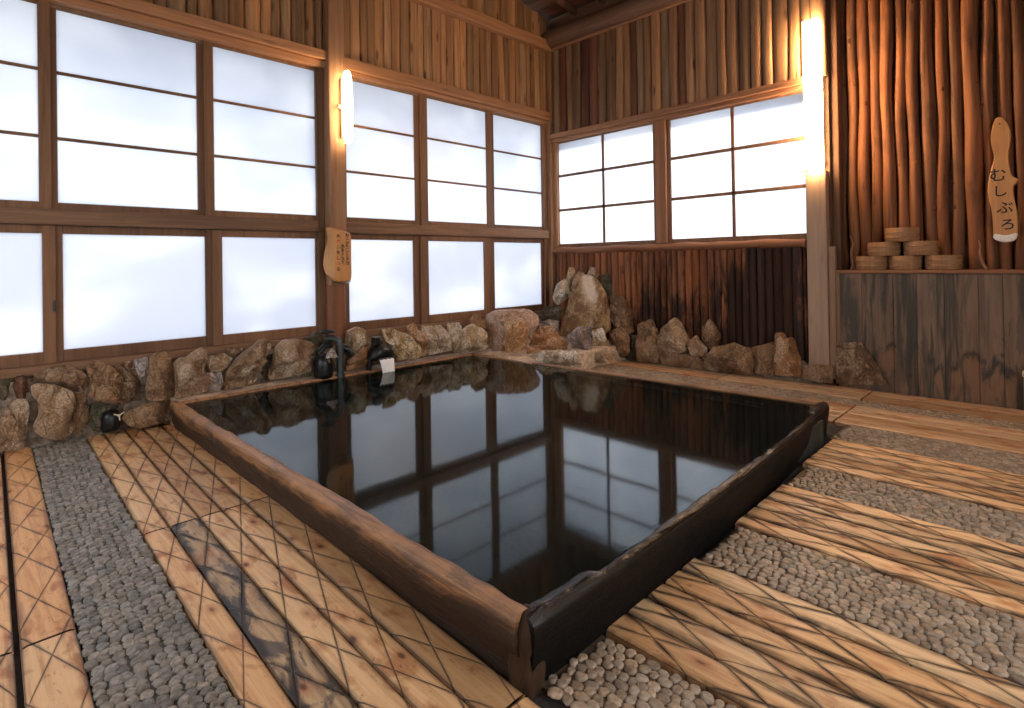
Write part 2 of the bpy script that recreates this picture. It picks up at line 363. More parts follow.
# ------------------------------------------------------------------ mesh helpers
class MB:
    def __init__(s): s.v = []; s.f = []; s.t = []; s.uv = []; s.sm = []
    def add(s, verts, faces, tint=(1, 1, 1), uvs=None, smooth=False):
        o = len(s.v); s.v += [tuple(v) for v in verts]
        for k, f in enumerate(faces):
            s.f.append([i + o for i in f]); s.t.append(tint); s.sm.append(smooth)
            s.uv.append(uvs[k] if uvs else [(0.5, 0.5)] * len(f))
    def box(s, a, b, tint=(1, 1, 1), bev=0.0):
        (x0, y0, z0), (x1, y1, z1) = [tuple(min(p, q) for p, q in zip(a, b)), tuple(max(p, q) for p, q in zip(a, b))]
        if bev <= 0:
            vs = [(x, y, z) for z in (z0, z1) for y in (y0, y1) for x in (x0, x1)]
            s.add(vs, [(0, 2, 3, 1), (4, 5, 7, 6), (0, 1, 5, 4), (2, 6, 7, 3), (0, 4, 6, 2), (1, 3, 7, 5)], tint)
            return
        b_ = min(bev, (x1 - x0) * .45, (y1 - y0) * .45, (z1 - z0) * .45)
        bm = bmesh.new()
        bmesh.ops.create_cube(bm, size=1)
        for v in bm.verts: v.co = Vector(((x0 + x1) / 2 + v.co.x * (x1 - x0), (y0 + y1) / 2 + v.co.y * (y1 - y0), (z0 + z1) / 2 + v.co.z * (z1 - z0)))
        bmesh.ops.bevel(bm, geom=bm.edges[:], offset=b_, segments=2, affect='EDGES', profile=0.5)
        s.bm(bm, tint)
    def bm(s, bm, tint=(1, 1, 1), smooth=False):
        bm.verts.index_update()
        s.add([v.co.copy() for v in bm.verts], [[v.index for v in f.verts] for f in bm.faces], tint, smooth=smooth); bm.free()
    def rings(s, rings, tint=(1, 1, 1), closed=True, caps=(True, True), smooth=True):
        n = len(rings[0]); vs = [p for r in rings for p in r]; fs = []
        for j in range(len(rings) - 1):
            for i in range(n if closed else n - 1):
                k = (i + 1) % n
                fs.append((j * n + i, j * n + k, (j + 1) * n + k, (j + 1) * n + i))
        s.add(vs, fs, tint, smooth=smooth)
        if caps[0]: s.add(rings[0], [list(range(n))[::-1]], tint)
        if caps[1]: s.add(rings[-1], [list(range(n))], tint)
    def tube(s, pts, rad, n=12, tint=(1, 1, 1), caps=(True, True)):
        pts = [Vector(p) for p in pts]; rads = rad if isinstance(rad, (list, tuple)) else [rad] * len(pts)
        rings = []; prev = None
        for i, p in enumerate(pts):
            d = (pts[min(i + 1, len(pts) - 1)] - pts[max(i - 1, 0)]).normalized()
            if prev is None:
                a = Vector((0, 0, 1)) if abs(d.z) < 0.9 else Vector((1, 0, 0))
                x = d.cross(a).normalized()
            else: x = (prev - d * prev.dot(d)).normalized()
            prev = x; y = d.cross(x)
            rings.append([p + (x * cos(2 * pi * k / n) + y * sin(2 * pi * k / n)) * rads[i] for k in range(n)])
        s.rings(rings, tint, True, caps)
    def lathe(s, prof, c, n=28, tint=(1, 1, 1), caps=(False, False)):
        s.rings([[(c[0] + r * cos(2 * pi * k / n), c[1] + r * sin(2 * pi * k / n), c[2] + z) for k in range(n)] for r, z in prof], tint, True, caps)
    def build(s, name, mat, parent=None, loc=None, fix=True):
        me = bpy.data.meshes.new(name)
        loc = Vector(loc) if loc else Vector((0, 0, 0))
        me.from_pydata([tuple(Vector(v) - loc) for v in s.v], [], s.f)
        at = me.color_attributes.new('tint', 'FLOAT_COLOR', 'CORNER')
        ul = me.uv_layers.new(name='UVMap')
        li = 0
        buf = []; ub = []
        for f, t, u in zip(s.f, s.t, s.uv):
            for k in range(len(f)): buf += [t[0], t[1], t[2], 1.0]; ub += [u[k][0], u[k][1]]
        at.data.foreach_set('color', buf); ul.data.foreach_set('uv', ub)
        me.polygons.foreach_set('use_smooth', s.sm)
        if fix:
            b = bmesh.new(); b.from_mesh(me); bmesh.ops.recalc_face_normals(b, faces=b.faces); b.to_mesh(me); b.free()
        me.materials.append(mat if not isinstance(mat, str) else M[mat])
        o = bpy.data.objects.new(name, me); col.objects.link(o); o.location = loc
        if parent: o.parent = parent; o.matrix_parent_inverse = Matrix.Translation(-parent.location) if parent.location.length else Matrix()
        return o

def root(name, label, cat, loc=(0, 0, 0), group=None):
    o = bpy.data.objects.new(name, None); col.objects.link(o); o.location = loc; o.empty_display_size = 0.1
    o['label'] = label; o['category'] = cat
    if group: o['group'] = group
    return o
def tag(o, label, cat, group=None, kind=None):
    o['label'] = label; o['category'] = cat
    if group: o['group'] = group
    if kind: o['kind'] = kind
    return o
def struct(o, label=None, cat=None):
    o['kind'] = 'structure'
    if label: o['label'] = label
    if cat: o['category'] = cat
    return o
def sroot(name, label, cat):
    o = bpy.data.objects.new(name, None); col.objects.link(o); return struct(o, label, cat)
def rt(lo=0.75, hi=1.15, warm=0.06):
    k = random.uniform(lo, hi); w_ = random.uniform(-warm, warm)
    return (k * (1 + w_), k, k * (1 - w_))

# ================================================================== THE SETTING
# ---- floor bed
mb = MB(); mb.box((-0.1, -7.4, -0.12), (6.7, 0.35, -0.03)); floor = struct(mb.build('floor', 'base'), 'dark bed of the wash floor under planks and pebbles', 'floor')

def edge(y0, k, x): return y0 + k * x
def deck(name, mat, ys, k, xs, x_jit=0.0, z=0.0, gap=0.003, first=None):
    """rows of boards running along x between successive ys, butted at xs"""
    mb = MB()
    for j in range(len(xs) - 1):
        xa, xb = xs[j] + (0.006 if j else 0), xs[j + 1] - 0.006
        for i in range(len(ys) - 1):
            lo, hi = sorted((ys[i], ys[i + 1]))
            if callable(first): lo, hi = first(j, i, lo, hi)
            t = rt(0.86, 1.12, 0.05)
            if random.random() < 0.22: t = (t[0] * 0.78, t[1] * 0.70, t[2] * 0.62)
            n = 10; N = max(2, int((xb - xa) / 0.12))
            top, uv = [], []
            for a in range(N + 1):
                x = xa + (xb - xa) * a / N
                kx = k * x
                for b in range(n + 1):
                    v = b / n
                    y = lo + kx + gap + (hi - lo - 2 * gap) * v
                    e = min(v, 1 - v) * (hi - lo)
                    zz = z - 0.007 * math.exp(-e / 0.005)
                    top.append((x, y, zz)); uv.append((x, v))
            fs, us = [], []
            for a in range(N):
                for b in range(n):
                    q = (a * (n + 1) + b, (a + 1) * (n + 1) + b, (a + 1) * (n + 1) + b + 1, a * (n + 1) + b + 1)
                    fs.append(q); us.append([uv[p] for p in q])
            mb.add(top, fs, t, us, smooth=True)
            # sides and underside
            def P(x, v, zz): return (x, lo + k * x + gap + (hi - lo - 2 * gap) * v, zz)
            zt, zb_ = z - 0.007, z - 0.045
            mb.add([P(xa, 0, zt), P(xb, 0, zt), P(xb, 1, zt), P(xa, 1, zt), P(xa, 0, zb_), P(xb, 0, zb_), P(xb, 1, zb_), P(xa, 1, zb_)],
                   [(0, 4, 5, 1), (1, 5, 6, 2), (2, 6, 7, 3), (3, 7, 4, 0), (4, 7, 6, 5)], (t[0] * .8, t[1] * .8, t[2] * .8), [[(0, 0.5)] * 4] * 5)
    return mb.build(name, mat, floor, fix=False)

def pebbles(name, y0, y1, k, x0, x1, seed, size=0.036, mat='pebble'):
    rnd = random.Random(seed)
    mb = MB()
    mb.add([(x0, y0 + k * x0, -0.012), (x1, y0 + k * x1, -0.012), (x1, y1 + k * x1, -0.012), (x0, y1 + k * x0, -0.012)], [(0, 1, 2, 3)], (0.25, 0.24, 0.22))
    rows = int((y1 - y0) / (size * 0.80)); dy = (y1 - y0) / rows
    for j in range(rows):
        x = x0 + rnd.uniform(0, size)
        while x < x1 - 0.012:
            L = size * rnd.uniform(0.75, 1.35)
            cx = x + L / 2; cy = y0 + (j + 0.5) * dy + rnd.uniform(-.22, .22) * dy + k * cx
            x += L * rnd.uniform(0.92, 1.02)
            a = rnd.uniform(-0.5, 0.5); rx = L * 0.56; ry = dy * rnd.uniform(0.54, 0.68); h = rnd.uniform(0.008, 0.013)
            ca, sa = cos(a), sin(a)
            n = 8; rings = []
            jj = [rnd.uniform(0.88, 1.1) for _ in range(n)]
            for (s_, hh) in ((1.0, 0.0), (0.90, 0.70), (0.62, 0.95)):
                rings.append([(cx + (cos(2 * pi * q / n) * rx * ca - sin(2 * pi * q / n) * ry * sa) * s_ * jj[q],
                               cy + (cos(2 * pi * q / n) * rx * sa + sin(2 * pi * q / n) * ry * ca) * s_ * jj[q], -0.013 + h * hh) for q in range(n)])
            kk = rnd.uniform(0.7, 1.35); ww = rnd.uniform(-0.06, 0.06)
            mb.rings(rings, (kk * (1 + ww), kk, kk * (1 - ww)), True, (False, False))
            mb.add(rings[-1] + [(cx, cy, -0.013 + h)], [(q, (q + 1) % n, n) for q in range(n)], (kk * (1 + ww), kk, kk * (1 - ww)), smooth=True)
    return mb.build(name, mat, floor, fix=False)

KL = -0.028
# walkway beside the bath: five boards, then pebbles, then more boards
def ysL(n, a, b): return [a + (b - a) * i / n for i in range(n + 1)]
la = [-5.205, -5.098, -4.972, -4.868, -4.755, -4.618]
deck('plank_deck', 'deck_a', la, KL, [0.10, 2.14])
deck('plank_deck', 'deck_a', la[:2], KL, [2.146, 4.02, 6.3])
deck('plank_deck', 'deck_d', la[1:3], KL, [2.146, 4.02, 6.3])
deck('plank_deck', 'deck_a', la[2:], KL, [2.146, 4.02, 6.3])
deck('plank_deck', 'deck_a', [-7.0, -6.86, -6.73, -6.60, -6.47, -6.34, -6.21, -6.08, -5.95, -5.80, -5.650], KL, [0.02, 2.74, 5.0, 6.5])
deck('plank_deck', 'deck_a', [-5.640, -5.495], KL, [0.06, 2.74, 5.0, 6.5])
pebbles('pebble_strip', -5.492, -5.210, KL, 0.08, 6.4, 1, mat='pebble_grey')
XR = 6.5
pebbles('pebble_strip', -4.675, -4.375, 0.0, 4.01, XR, 2)
deck('plank_deck', 'deck_b', ysL(5, -4.36, -3.74), 0.0, [4.02, XR])
pebbles('pebble_strip', -3.73, -3.365, 0.0, 4.03, XR, 3)
deck('plank_deck', 'deck_b', ysL(5, -3.355, -2.735), 0.0, [4.01, XR])
pebbles('pebble_strip', -2.725, -2.365, 0.0, 4.01, XR, 4)
deck('plank_deck', 'deck_b', ysL(5, -2.355, -1.735), 0.0, [3.98, XR])
pebbles('pebble_strip', -1.725, -1.32, 0.0, 3.95, XR, 5)
deck('plank_deck', 'deck_c', ysL(4, -1.31, -0.70), 0.0, [3.50, 3.86, XR])
pebbles('pebble_strip', -0.69, -0.49, 0.0, 1.2, XR, 6)
pebbles('pebble_strip', -1.80, -0.69, 0.0, 1.2, 3.49, 8, 0.045)
deck('plank_deck', 'deck_c', ysL(2, -0.48, -0.02), 0.0, [1.2, 2.58, 3.84, XR])

# ---- left wall (x = 0)
wl = sroot('wall_left', 'wooden window wall beside the bath', 'wall')
def clad(name, mat, axis, a, b, z0, z1, width, depth, off, parent, rnd, flat=0.5, lean=0.0, ztop=None, tints=None, wob=0.004):
    """half-round boards or logs standing side by side; axis x or y"""
    mb = MB(); p = a; nn = 0
    while p < b - 0.02:
        w_ = min(width * rnd.uniform(0.72, 1.28), b - p)
        c = p + w_ / 2; r_ = w_ / 2 * 0.985
        k = rnd.uniform(0.62, 1.22); ww = rnd.uniform(-0.10, 0.12)
        t = (k * (1 + ww), k, k * (1 - ww))
        if tints: t = tints(c, t, rnd)
        zt = ztop(c) if ztop else z1
        segs = max(3, int((zt - z0) / 0.22)); rings = []
        ph = rnd.uniform(0, 9); dd = depth * rnd.uniform(0.75, 1.2)
        bul = [rnd.uniform(0.93, 1.03) for _ in range(segs + 1)]
        n = 9
        for s_ in range(segs + 1):
            z = z0 + (zt - z0) * s_ / segs
            sh = wob * sin(z * 3.1 + ph) + lean * z
            ring = []
            for q in range(n):
                th = pi * q / (n - 1)
                u = -cos(th); d = sin(th) ** flat
                ring.append((c + sh + u * r_ * bul[s_], d * dd * bul[s_], z))
            rings.append(ring)
        if axis == 'x': rings = [[(u, off - d, z) for u, d, z in rg] for rg in rings]
        else: rings = [[(off + d, u, z) for u, d, z in rg] for rg in rings]
        mb.rings(rings, t, False, (True, True))
        p += w_ ; nn += 1
    return mb.build(name, mat, parent)

rnd = random.Random(11)
clad('plank_cladding', 'plank_gold', 'y', -7.2, -3.33, 3.16, 4.12, 0.11, 0.05, 0.0, wl, rnd, 0.6)
clad('plank_cladding', 'plank_gold', 'y', -3.165, -0.09, 3.16, 4.12, 0.10, 0.03, 0.02, wl, rnd, 0.35)
clad('plank_cladding', 'plank_gold', 'y', -7.2, -0.0, 4.2, 4.6, 0.16, 0.02, 0.02, wl, rnd, 0.3, ztop=lambda y: 4.53 - 0.2 * y)
mb = MB(); mb.box((-0.16, -7.4, 3.07), (0.0, 0.3, 4.5)); mb.box((-0.16, -7.4, -0.1), (-0.02, 0.3, 0.47))
mb.add([(-0.16, -7.4, 4.4), (-0.16, 0.3, 4.4), (-0.16, 0.3, 4.5), (-0.16, -7.4, 6.0), (0, -7.4, 4.4), (0, 0.3, 4.4), (0, 0.3, 4.5), (0, -7.4, 6.0)],
       [(0, 1, 2, 3), (7, 6, 5, 4), (0, 4, 5, 1), (2, 6, 7, 3), (0, 3, 7, 4), (1, 5, 6, 2)])
mb.build('outer_siding', 'plaster', wl)

def trim(n, name_label, mat, boxes, bev=0.008, tint=None):
    mb = MB()
    for a, b in boxes: mb.box(a, b, tint or rt(0.9, 1.1, 0.03), bev)
    return struct(mb.build('trim_%d' % n, mat), name_label, 'trim')
trim(1, 'moulding over the first row of windows', 'beam_y', [((0, -7.2, 3.16), (0.12, -3.31, 3.25)), ((0, -7.2, 3.095), (0.085, -3.31, 3.158))])
trim(2, 'moulding over the windows between post and corner', 'beam_y', [((0, -3.165, 3.13), (0.10, -0.085, 3.245)), ((0, -3.165, 3.09), (0.07, -0.085, 3.128))])
trim(3, 'tie beam along the top of the window wall', 'beam_y', [((-0.02, -7.2, 4.075), (0.13, 0.0, 4.225))], 0.02)
trim(4, 'middle rail of the first window bay', 'frame_y', [((-0.05, -7.2, 1.515), (0.06, -3.41, 1.625))])
trim(5, 'middle rail of the window bay at the corner', 'frame_y', [((-0.05, -3.165, 1.515), (0.06, -0.09, 1.625))])
trim(6, 'window sill along the rock wall', 'frame_y', [((-0.06, -7.2, 0.47), (0.075, -0.09, 0.535))])
# posts
mb = MB()
mb.box((-0.10, -3.335, 1.0), (0.145, -3.165, 6.0), (1.0, 1.0, 1.0), 0.012)
mb.box((-0.06, -3.41, 0.47), (0.035, -3.335, 3.1), (0.55, 0.52, 0.5), 0.006); mb.box((-0.06, -3.18, 0.47), (0.03, -3.098, 3.1), (0.6, 0.56, 0.52), 0.005)
mb.tube([(0.045, -3.245, z) for z in (0.0, 0.35, 0.7, 1.02)], [0.105, 0.10, 0.098, 0.095], 16, (0.72, 0.50, 0.42))
struct(mb.build('trim_7', 'post'), 'main window post carrying the tube lamp and the small sign', 'post')
mb = MB(); mb.box((-0.14, -0.085, 0.0), (0.095, 0.14, 4.3), (0.92, 0.92, 0.92), 0.01)
mb.box((-0.05, -0.155, 0.5), (0.03, -0.085, 3.1), (0.6, 0.56, 0.52), 0.005); mb.box((0.095, -0.03, 1.40), (0.155, 0.05, 2.85), (1.15, 1.1, 1.05), 0.005)
struct(mb.build('trim_8', 'post'), 'corner post between the two window walls', 'post')

FR = MB
def sash(parent, axis, off, a, b, z0, z1, st, rail_b, rail_t, muntins=(), vm=(), dep=0.035, tint=(1, 1, 1), thin=0.022, glass='frost'):
    """one sliding sash: stiles and rails, with glazing bars and one frosted pane as children"""
    mz = 'frame_z'
    def B(mb, u0, u1, za, zb, d0=-dep / 2, d1=dep / 2):
        if axis == 'y': mb.box((off + d0, u0, za), (off + d1, u1, zb), tint, 0.004)
        else: mb.box((u0, off + d0, za), (u1, off + d1, zb), tint, 0.004)
    mb = MB()
    B(mb, a - st[0], a, z0 - rail_b, z1 + rail_t); B(mb, b, b + st[1], z0 - rail_b, z1 + rail_t)
    B(mb, a, b, z0 - rail_b, z0); B(mb, a, b, z1, z1 + rail_t)
    s_ = mb.build('sash', mz, parent)
    if muntins or vm:
        mb = MB()
        for z in muntins: B(mb, a, b, z - thin / 2, z + thin / 2, -0.012, 0.014)
        for u in vm: B(mb, u - thin / 2, u + thin / 2, z0, z1, -0.012, 0.014)
        mb.build('glazing_bars', 'frame_z', s_)
    mb = MB()
    if axis == 'y': mb.box((off - 0.004, a - 0.006, z0 - 0.006), (off + 0.001, b + 0.006, z1 + 0.006))
    else: mb.box((a - 0.006, off - 0.001, z0 - 0.006), (b + 0.006, off + 0.004, z1 + 0.006))
    mb.build('glass_pane', glass, s_)
    return s_

w1 = sroot('window_1', 'upper frosted window of three tall panes in the first bay', 'window')
w2 = sroot('window_2', 'upper frosted window of three tall panes next to the corner', 'window')
w3 = sroot('window_3', 'lower frosted sliding windows of the first bay', 'window')
w4 = sroot('window_4', 'lower frosted sliding windows next to the corner', 'window')
MU = (2.139, 2.613)
zU0, zU1, zL0, zL1 = 1.677, 3.068, 0.62, 1.455
up1 = [(-7.15, -6.48, 0), (-6.36, -5.441, 1), (-5.336, -4.428, 0), (-4.308, -3.394, 1)]
up2 = [(-3.089, -2.253, 0), (-2.094, -1.196, 1), (-1.055, -0.157, 0)]
lo1 = [(-7.15, -6.48, 0), (-6.36, -5.428, 1), (-5.313, -4.379, 0), (-4.254, -3.425, 1)]
lo2 = [(-3.067, -2.287, 0), (-2.101, -1.261, 1), (-1.071, -0.188, 0)]
def row(parent, L, z0, z1, mu, rb, rtp, glass='frost'):
    for i, (a, b, k) in enumerate(L):
        l = (L[i - 1][1] if i else a - 0.08); r_ = (L[i + 1][0] if i + 1 < len(L) else b + 0.04)
        sl = (a - l) / 2 if i else 0.03; sr = (r_ - b) / 2 if i + 1 < len(L) else 0.03
        sash(parent, 'y', 0.0 if k else -0.022, a, b, z0, z1, (max(0.02, sl + (0.015 if k else 0)), max(0.02, sr + (0.015 if k else 0))), rb, rtp, mu, tint=(0.9, 0.85, 0.8) if k else (0.7, 0.66, 0.62), glass=glass)
row(w1, up1, zU0, zU1, MU, 0.052, 0.03); row(w2, up2, zU0, zU1, MU, 0.052, 0.03)
row(w3, lo1, zL0, zL1, (), 0.085, 0.06, 'frost_low'); row(w4, lo2, zL0, zL1, (), 0.085, 0.06, 'frost_low')
mb = MB(); mb.box((0.018, -5.375, 0.90), (0.030, -5.358, 0.98), (0.2, 0.2, 0.2), 0.003); mb.build('finger_pull', 'iron', w3)

# ---- back wall (y = 0)
wb = sroot('wall_back', 'back wall of logs and planks with two windows', 'wall')
w5 = sroot('window_5', 'back window beside the corner post', 'window')
w6 = sroot('window_6', 'back window beside the bright box lamp', 'window')
R1, R2, ZB, ZT = 2.367, 1.899, 1.437, 2.813
def bsash(parent, a, b, m, sl, sr, k):
    sash(parent, 'x', 0.02 if k else 0.045, a, b, ZB, ZT, (sl, sr), 0.05, 0.03, (R2, R1), (m,), thin=0.034, tint=(0.95, 0.9, 0.85))
bsash(w5, 0.157, 1.624, 0.895, 0.03, 0.05, 1)
bsash(w6, 1.852, 3.293, 2.578, 0.05, 0.03, 1)
mb = MB(); mb.box((1.66, -0.02, 1.39), (1.80, 0.08, 2.86), (0.95, 0.8, 0.72), 0.008)
struct(mb.build('trim_9', 'post'), 'post between the two back windows', 'post')
trim(10, 'moulding over the back windows', 'beam_x', [((0.09, -0.085, 2.875), (3.31, 0.05, 2.94)), ((0.09, -0.05, 2.83), (3.31, 0.05, 2.874))])
mb = MB()
n = 26; ring = []
for i in range(n + 1):
    x = 0.095 + (3.30 - 0.095) * i / n
    rr = 0.052 + 0.006 * sin(i * 1.7); ring.append([(x, -0.015 - rr * 1.25 * cos(2 * pi * q / 12), 1.345 + 0.004 * sin(i * .9) + rr * 0.85 * sin(2 * pi * q / 12)) for q in range(12)])
mb.rings(ring, (0.8, 0.7, 0.62), True, (True, True))
struct(mb.build('trim_11', 'beam_x'), 'rounded log sill under the back windows', 'sill')
def tb(c, t, r_):
    if 0.60 < c < 0.90 or r_.random() < 0.12: return (t[0] * 0.62, t[1] * 0.42, t[2] * 0.42)
    return t
clad('plank_cladding', 'plank_back', 'x', 0.095, 3.50, 2.92, 4.16, 0.120, 0.042, 0.005, wb, rnd, 0.55, tints=tb)
def ts(c, t, r_): return (t[0] * 1.0, t[1] * 0.92, t[2] * 0.9)
clad('log_cladding', 'soot', 'x', 0.095, 3.31, -0.03, 1.31, 0.082, 0.046, 0.010, wb, rnd, 1.0, tints=ts, wob=0.003)
xs_log = [3.51, 3.60, 3.69, 3.79, 3.88, 3.985, 4.08, 4.173, 4.284, 4.375, 4.475, 4.595, 4.683, 4.786]
while xs_log[-1] < 6.55: xs_log.append(xs_log[-1] + rnd.uniform(0.085, 0.12))
mb = MB()
for a, b in zip(xs_log, xs_log[1:]):
    c, r_ = (a + b) / 2, (b - a) / 2 * rnd.uniform(0.86, 1.0)
    k = rnd.uniform(0.6, 1.2); ww = rnd.uniform(-0.08, 0.1); t = (k * (1 + ww), k * 0.95, k * 0.92 * (1 - ww))
    ph = rnd.uniform(0, 9); pts = []; rads = []; dy = rnd.uniform(-0.012, 0.02)
    for s_ in range(19):
        z = 1.0 + 3.7 * s_ / 18
        pts.append((c + 0.008 * sin(z * 2.3 + ph) + 0.006 * sin(z * 5.1 + ph * 2), 0.255 + dy + 0.006 * sin(z * 3 + ph), z)); rads.append(r_ * (1.0 + 0.07 * sin(z * 4 + ph * 3)) * rnd.uniform(0.97, 1.03))
    mb.tube(pts, rads, 14, t)
    # knots
    for _ in range(2):
        zk = rnd.uniform(1.2, 4.2); a_ = rnd.uniform(-2.6, -0.6)
        i = int((zk - 1.0) / 3.7 * 18); p = Vector(pts[i]); rr = rads[i]
        q = p + Vector((cos(a_) * rr * 0.86, sin(a_) * rr * 0.86, 0)); 
        bmk = bmesh.new(); bmesh.ops.create_icosphere(bmk, subdivisions=2, radius=rnd.uniform(0.010, 0.018), matrix=Matrix.Translation(q) @ Matrix.Diagonal((1, 1, 1.5, 1)))
        mb.bm(bmk, (t[0] * .7, t[1] * .6, t[2] * .6), True)
mb.build('log_cladding', 'log_dark', wb)
mb = MB(); mb.box((-0.1, 0.34, -0.1), (6.7, 0.45, 1.40)); mb.box((-0.1, 0.34, 2.84), (6.7, 0.45, 4.8)); mb.box((3.30, 0.34, 1.40), (6.7, 0.45, 2.84)); mb.box((-0.1, 0.34, 1.40), (0.1, 0.45, 2.84)); mb.build('outer_siding', 'plaster', wb)
mb = MB(); mb.box((0.0, 0.012, -0.1), (3.31, 0.34, 1.38)); mb.box((0.0, 0.06, 2.85), (3.495, 0.34, 4.8)); mb.box((3.31, 0.03, -0.1), (3.50, 0.34, 4.8)); mb.box((3.5, 0.30, 0.9), (6.7, 0.34, 4.8))
mb.build('backing_board', 'dark_x', wb)
mb = MB()
x = 3.55
for wv in (0.20, 0.24, 0.17, 0.19, 0.22, 0.15, 0.26, 0.21, 0.24, 0.2, 0.25, 0.2, 0.22, 0.2, 0.3):
    if x > 6.5: break
    mb.box((x + 0.001, 0.0 + rnd.uniform(-.003, .003), -0.03), (x + wv - 0.001, 0.025, 1.045), rt(0.85, 1.12, 0.05), 0.003); x += wv
mb.build('board_panel', 'panel', wb)
mb = MB(); mb.box((3.50, -0.03, 1.048), (6.6, 0.335, 1.078), (0.8, 0.72, 0.66), 0.006); mb.build('shelf', 'beam_x', wb)
mb = MB()
mb.box((3.312, -0.062, 0.10), (3.488, 0.03, 2.02), (1, 1, 1), 0.006)
struct(mb.build('trim_12', 'post_pale'), 'pale boxed post below the bright box lamp', 'post')
mb = MB(); mb.box((3.49, -0.035, 0.06), (3.545, 0.03, 1.30), (0.82, 0.76, 0.7), 0.005); mb.box((3.545, -0.012, 0.2), (3.575, 0.02, 1.05), (0.7, 0.6, 0.52), 0.004)
struct(mb.build('trim_13', 'post_pale'), 'narrow pale strip beside the boxed post', 'trim')
mb = MB(); mb.box((3.495, 0.09, 1.078), (3.565, 0.3, 4.7), (0.45, 0.4, 0.38), 0.01)
struct(mb.build('trim_14', 'post'), 'dark upright between window wall and log wall', 'post')
# purlin log over the back wall
mb = MB(); pts = [(0.02 + i * 0.35, -0.06, 4.235 + 0.01 * sin(i * 1.1)) for i in range(20)]
mb.tube(pts, [0.125 + 0.006 * sin(i * 2.2) for i in range(20)], 18, (1, 1, 1))
mb.box((0.10, -0.075, 4.085), (6.5, -0.04, 4.115), (2.6, 2.3, 2.1))
struct(mb.build('trim_15', 'dark_x'), 'dark round purlin log above the back planks', 'beam')

# ---- roof
ceil = sroot('ceiling', 'dark sloping board roof with rafters', 'ceiling')
def roof_z(y): return 4.60 - 0.2 * y
mb = MB()
y = 0.9
while y > -7.5:
    y2 = y - 0.18
    t = rt(0.6, 1.2, 0.1); z0, z1 = roof_z(y), roof_z(y2)
    if random.random() < 0.25: t = (t[0] * 2.0, t[1] * 1.0, t[2] * 0.7)
    mb.add([(-0.9, y, z0), (6.8, y, z0), (6.8, y2 + 0.006, z1), (-0.9, y2 + 0.006, z1), (-0.9, y, z0 + 0.03), (6.8, y, z0 + 0.03), (6.8, y2 + 0.006, z1 + 0.03), (-0.9, y2 + 0.006, z1 + 0.03)],
           [(0, 1, 2, 3), (4, 7, 6, 5), (0, 4, 5, 1), (1, 5, 6, 2), (2, 6, 7, 3), (3, 7, 4, 0)], t)
    y = y2
mb.build('roof_boards', 'dark_x', ceil)
mb = MB(); mb.add([(-0.9, 0.9, roof_z(0.9) + .04), (6.8, 0.9, roof_z(.9) + .04), (6.8, -7.5, roof_z(-7.5) + .04), (-0.9, -7.5, roof_z(-7.5) + .04), (-0.9, 0.9, roof_z(0.9) + .09), (6.8, 0.9, roof_z(.9) + .09), (6.8, -7.5, roof_z(-7.5) + .09), (-0.9, -7.5, roof_z(-7.5) + .09)],
       [(0, 1, 2, 3), (4, 7, 6, 5), (0, 4, 5, 1), (1, 5, 6, 2), (2, 6, 7, 3), (3, 7, 4, 0)]); mb.build('roof_cover', 'plaster', ceil)
x = 0.42
while x < 6.5:
    mb = MB(); a, b = 0.55, -7.3; h = 0.085
    mb.add([(x, a, roof_z(a) - h), (x + .06, a, roof_z(a) - h), (x + .06, b, roof_z(b) - h), (x, b, roof_z(b) - h), (x, a, roof_z(a)), (x + .06, a, roof_z(a)), (x + .06, b, roof_z(b)), (x, b, roof_z(b))],
           [(0, 1, 2, 3), (4, 7, 6, 5), (0, 4, 5, 1), (1, 5, 6, 2), (2, 6, 7, 3), (3, 7, 4, 0)], rt(1.2, 1.8, 0.08))
    mb.build('rafter', 'dark_y', ceil); x += 0.46

# ---- walls behind the camera, with unseen open windows added to brighten the room
wr = sroot('wall_right', 'wooden wall behind the viewpoint', 'wall')
mb = MB()
for a, c in (((6.55, -7.4, -0.1), (6.7, 0.4, 0.6)), ((6.55, -7.4, 2.9), (6.7, 0.4, 6.2)), ((6.55, -7.4, 0.6), (6.7, -6.6, 2.9)), ((6.55, -4.5, 0.6), (6.7, -4.3, 2.9)), ((6.55, -2.2, 0.6), (6.7, 0.4, 2.9))): mb.box(a, c)
mb.build('board_siding', 'plank_back', wr)
wf = sroot('wall_front', 'wooden wall facing the back wall', 'wall')
mb = MB()
for a, b in (((-0.1, -7.3, -0.1), (6.7, -7.15, 0.6)), ((-0.1, -7.3, 2.9), (6.7, -7.15, 6.2)), ((-0.1, -7.3, 0.6), (0.9, -7.15, 2.9)), ((3.3, -7.3, 0.6), (6.7, -7.15, 2.9))): mb.box(a, b)
mb.build('board_siding', 'plank_back', wf)
w7 = sroot('added_window_7', 'unseen window opening added for daylight in the wall facing the back wall', 'window')  # added opening, out of view, lets extra daylight into the room
mb = MB()
for a, c in ((0.9, 3.3),):
    mb.box((a, -7.26, 0.6), (c, -7.18, 0.68)); mb.box((a, -7.26, 2.82), (c, -7.18, 2.9)); mb.box((a, -7.26, 0.68), (a + .06, -7.18, 2.82)); mb.box((c - .06, -7.26, 0.68), (c, -7.18, 2.82))
mb.build('frame', 'frame_x', w7)
w8 = sroot('added_window_8', 'unseen window openings added for daylight in the wall behind the viewpoint', 'window')  # unseen openings put in to brighten the interior
mb = MB()
for a, c in ((-6.6, -4.5), (-4.3, -2.2)):
    mb.box((6.58, a, 0.6), (6.66, c, 0.68)); mb.box((6.58, a, 2.82), (6.66, c, 2.9)); mb.box((6.58, a, 0.68), (6.66, a + .06, 2.82)); mb.box((6.58, c - .06, 0.68), (6.66, c, 2.82))
mb.build('frame', 'frame_y', w8)

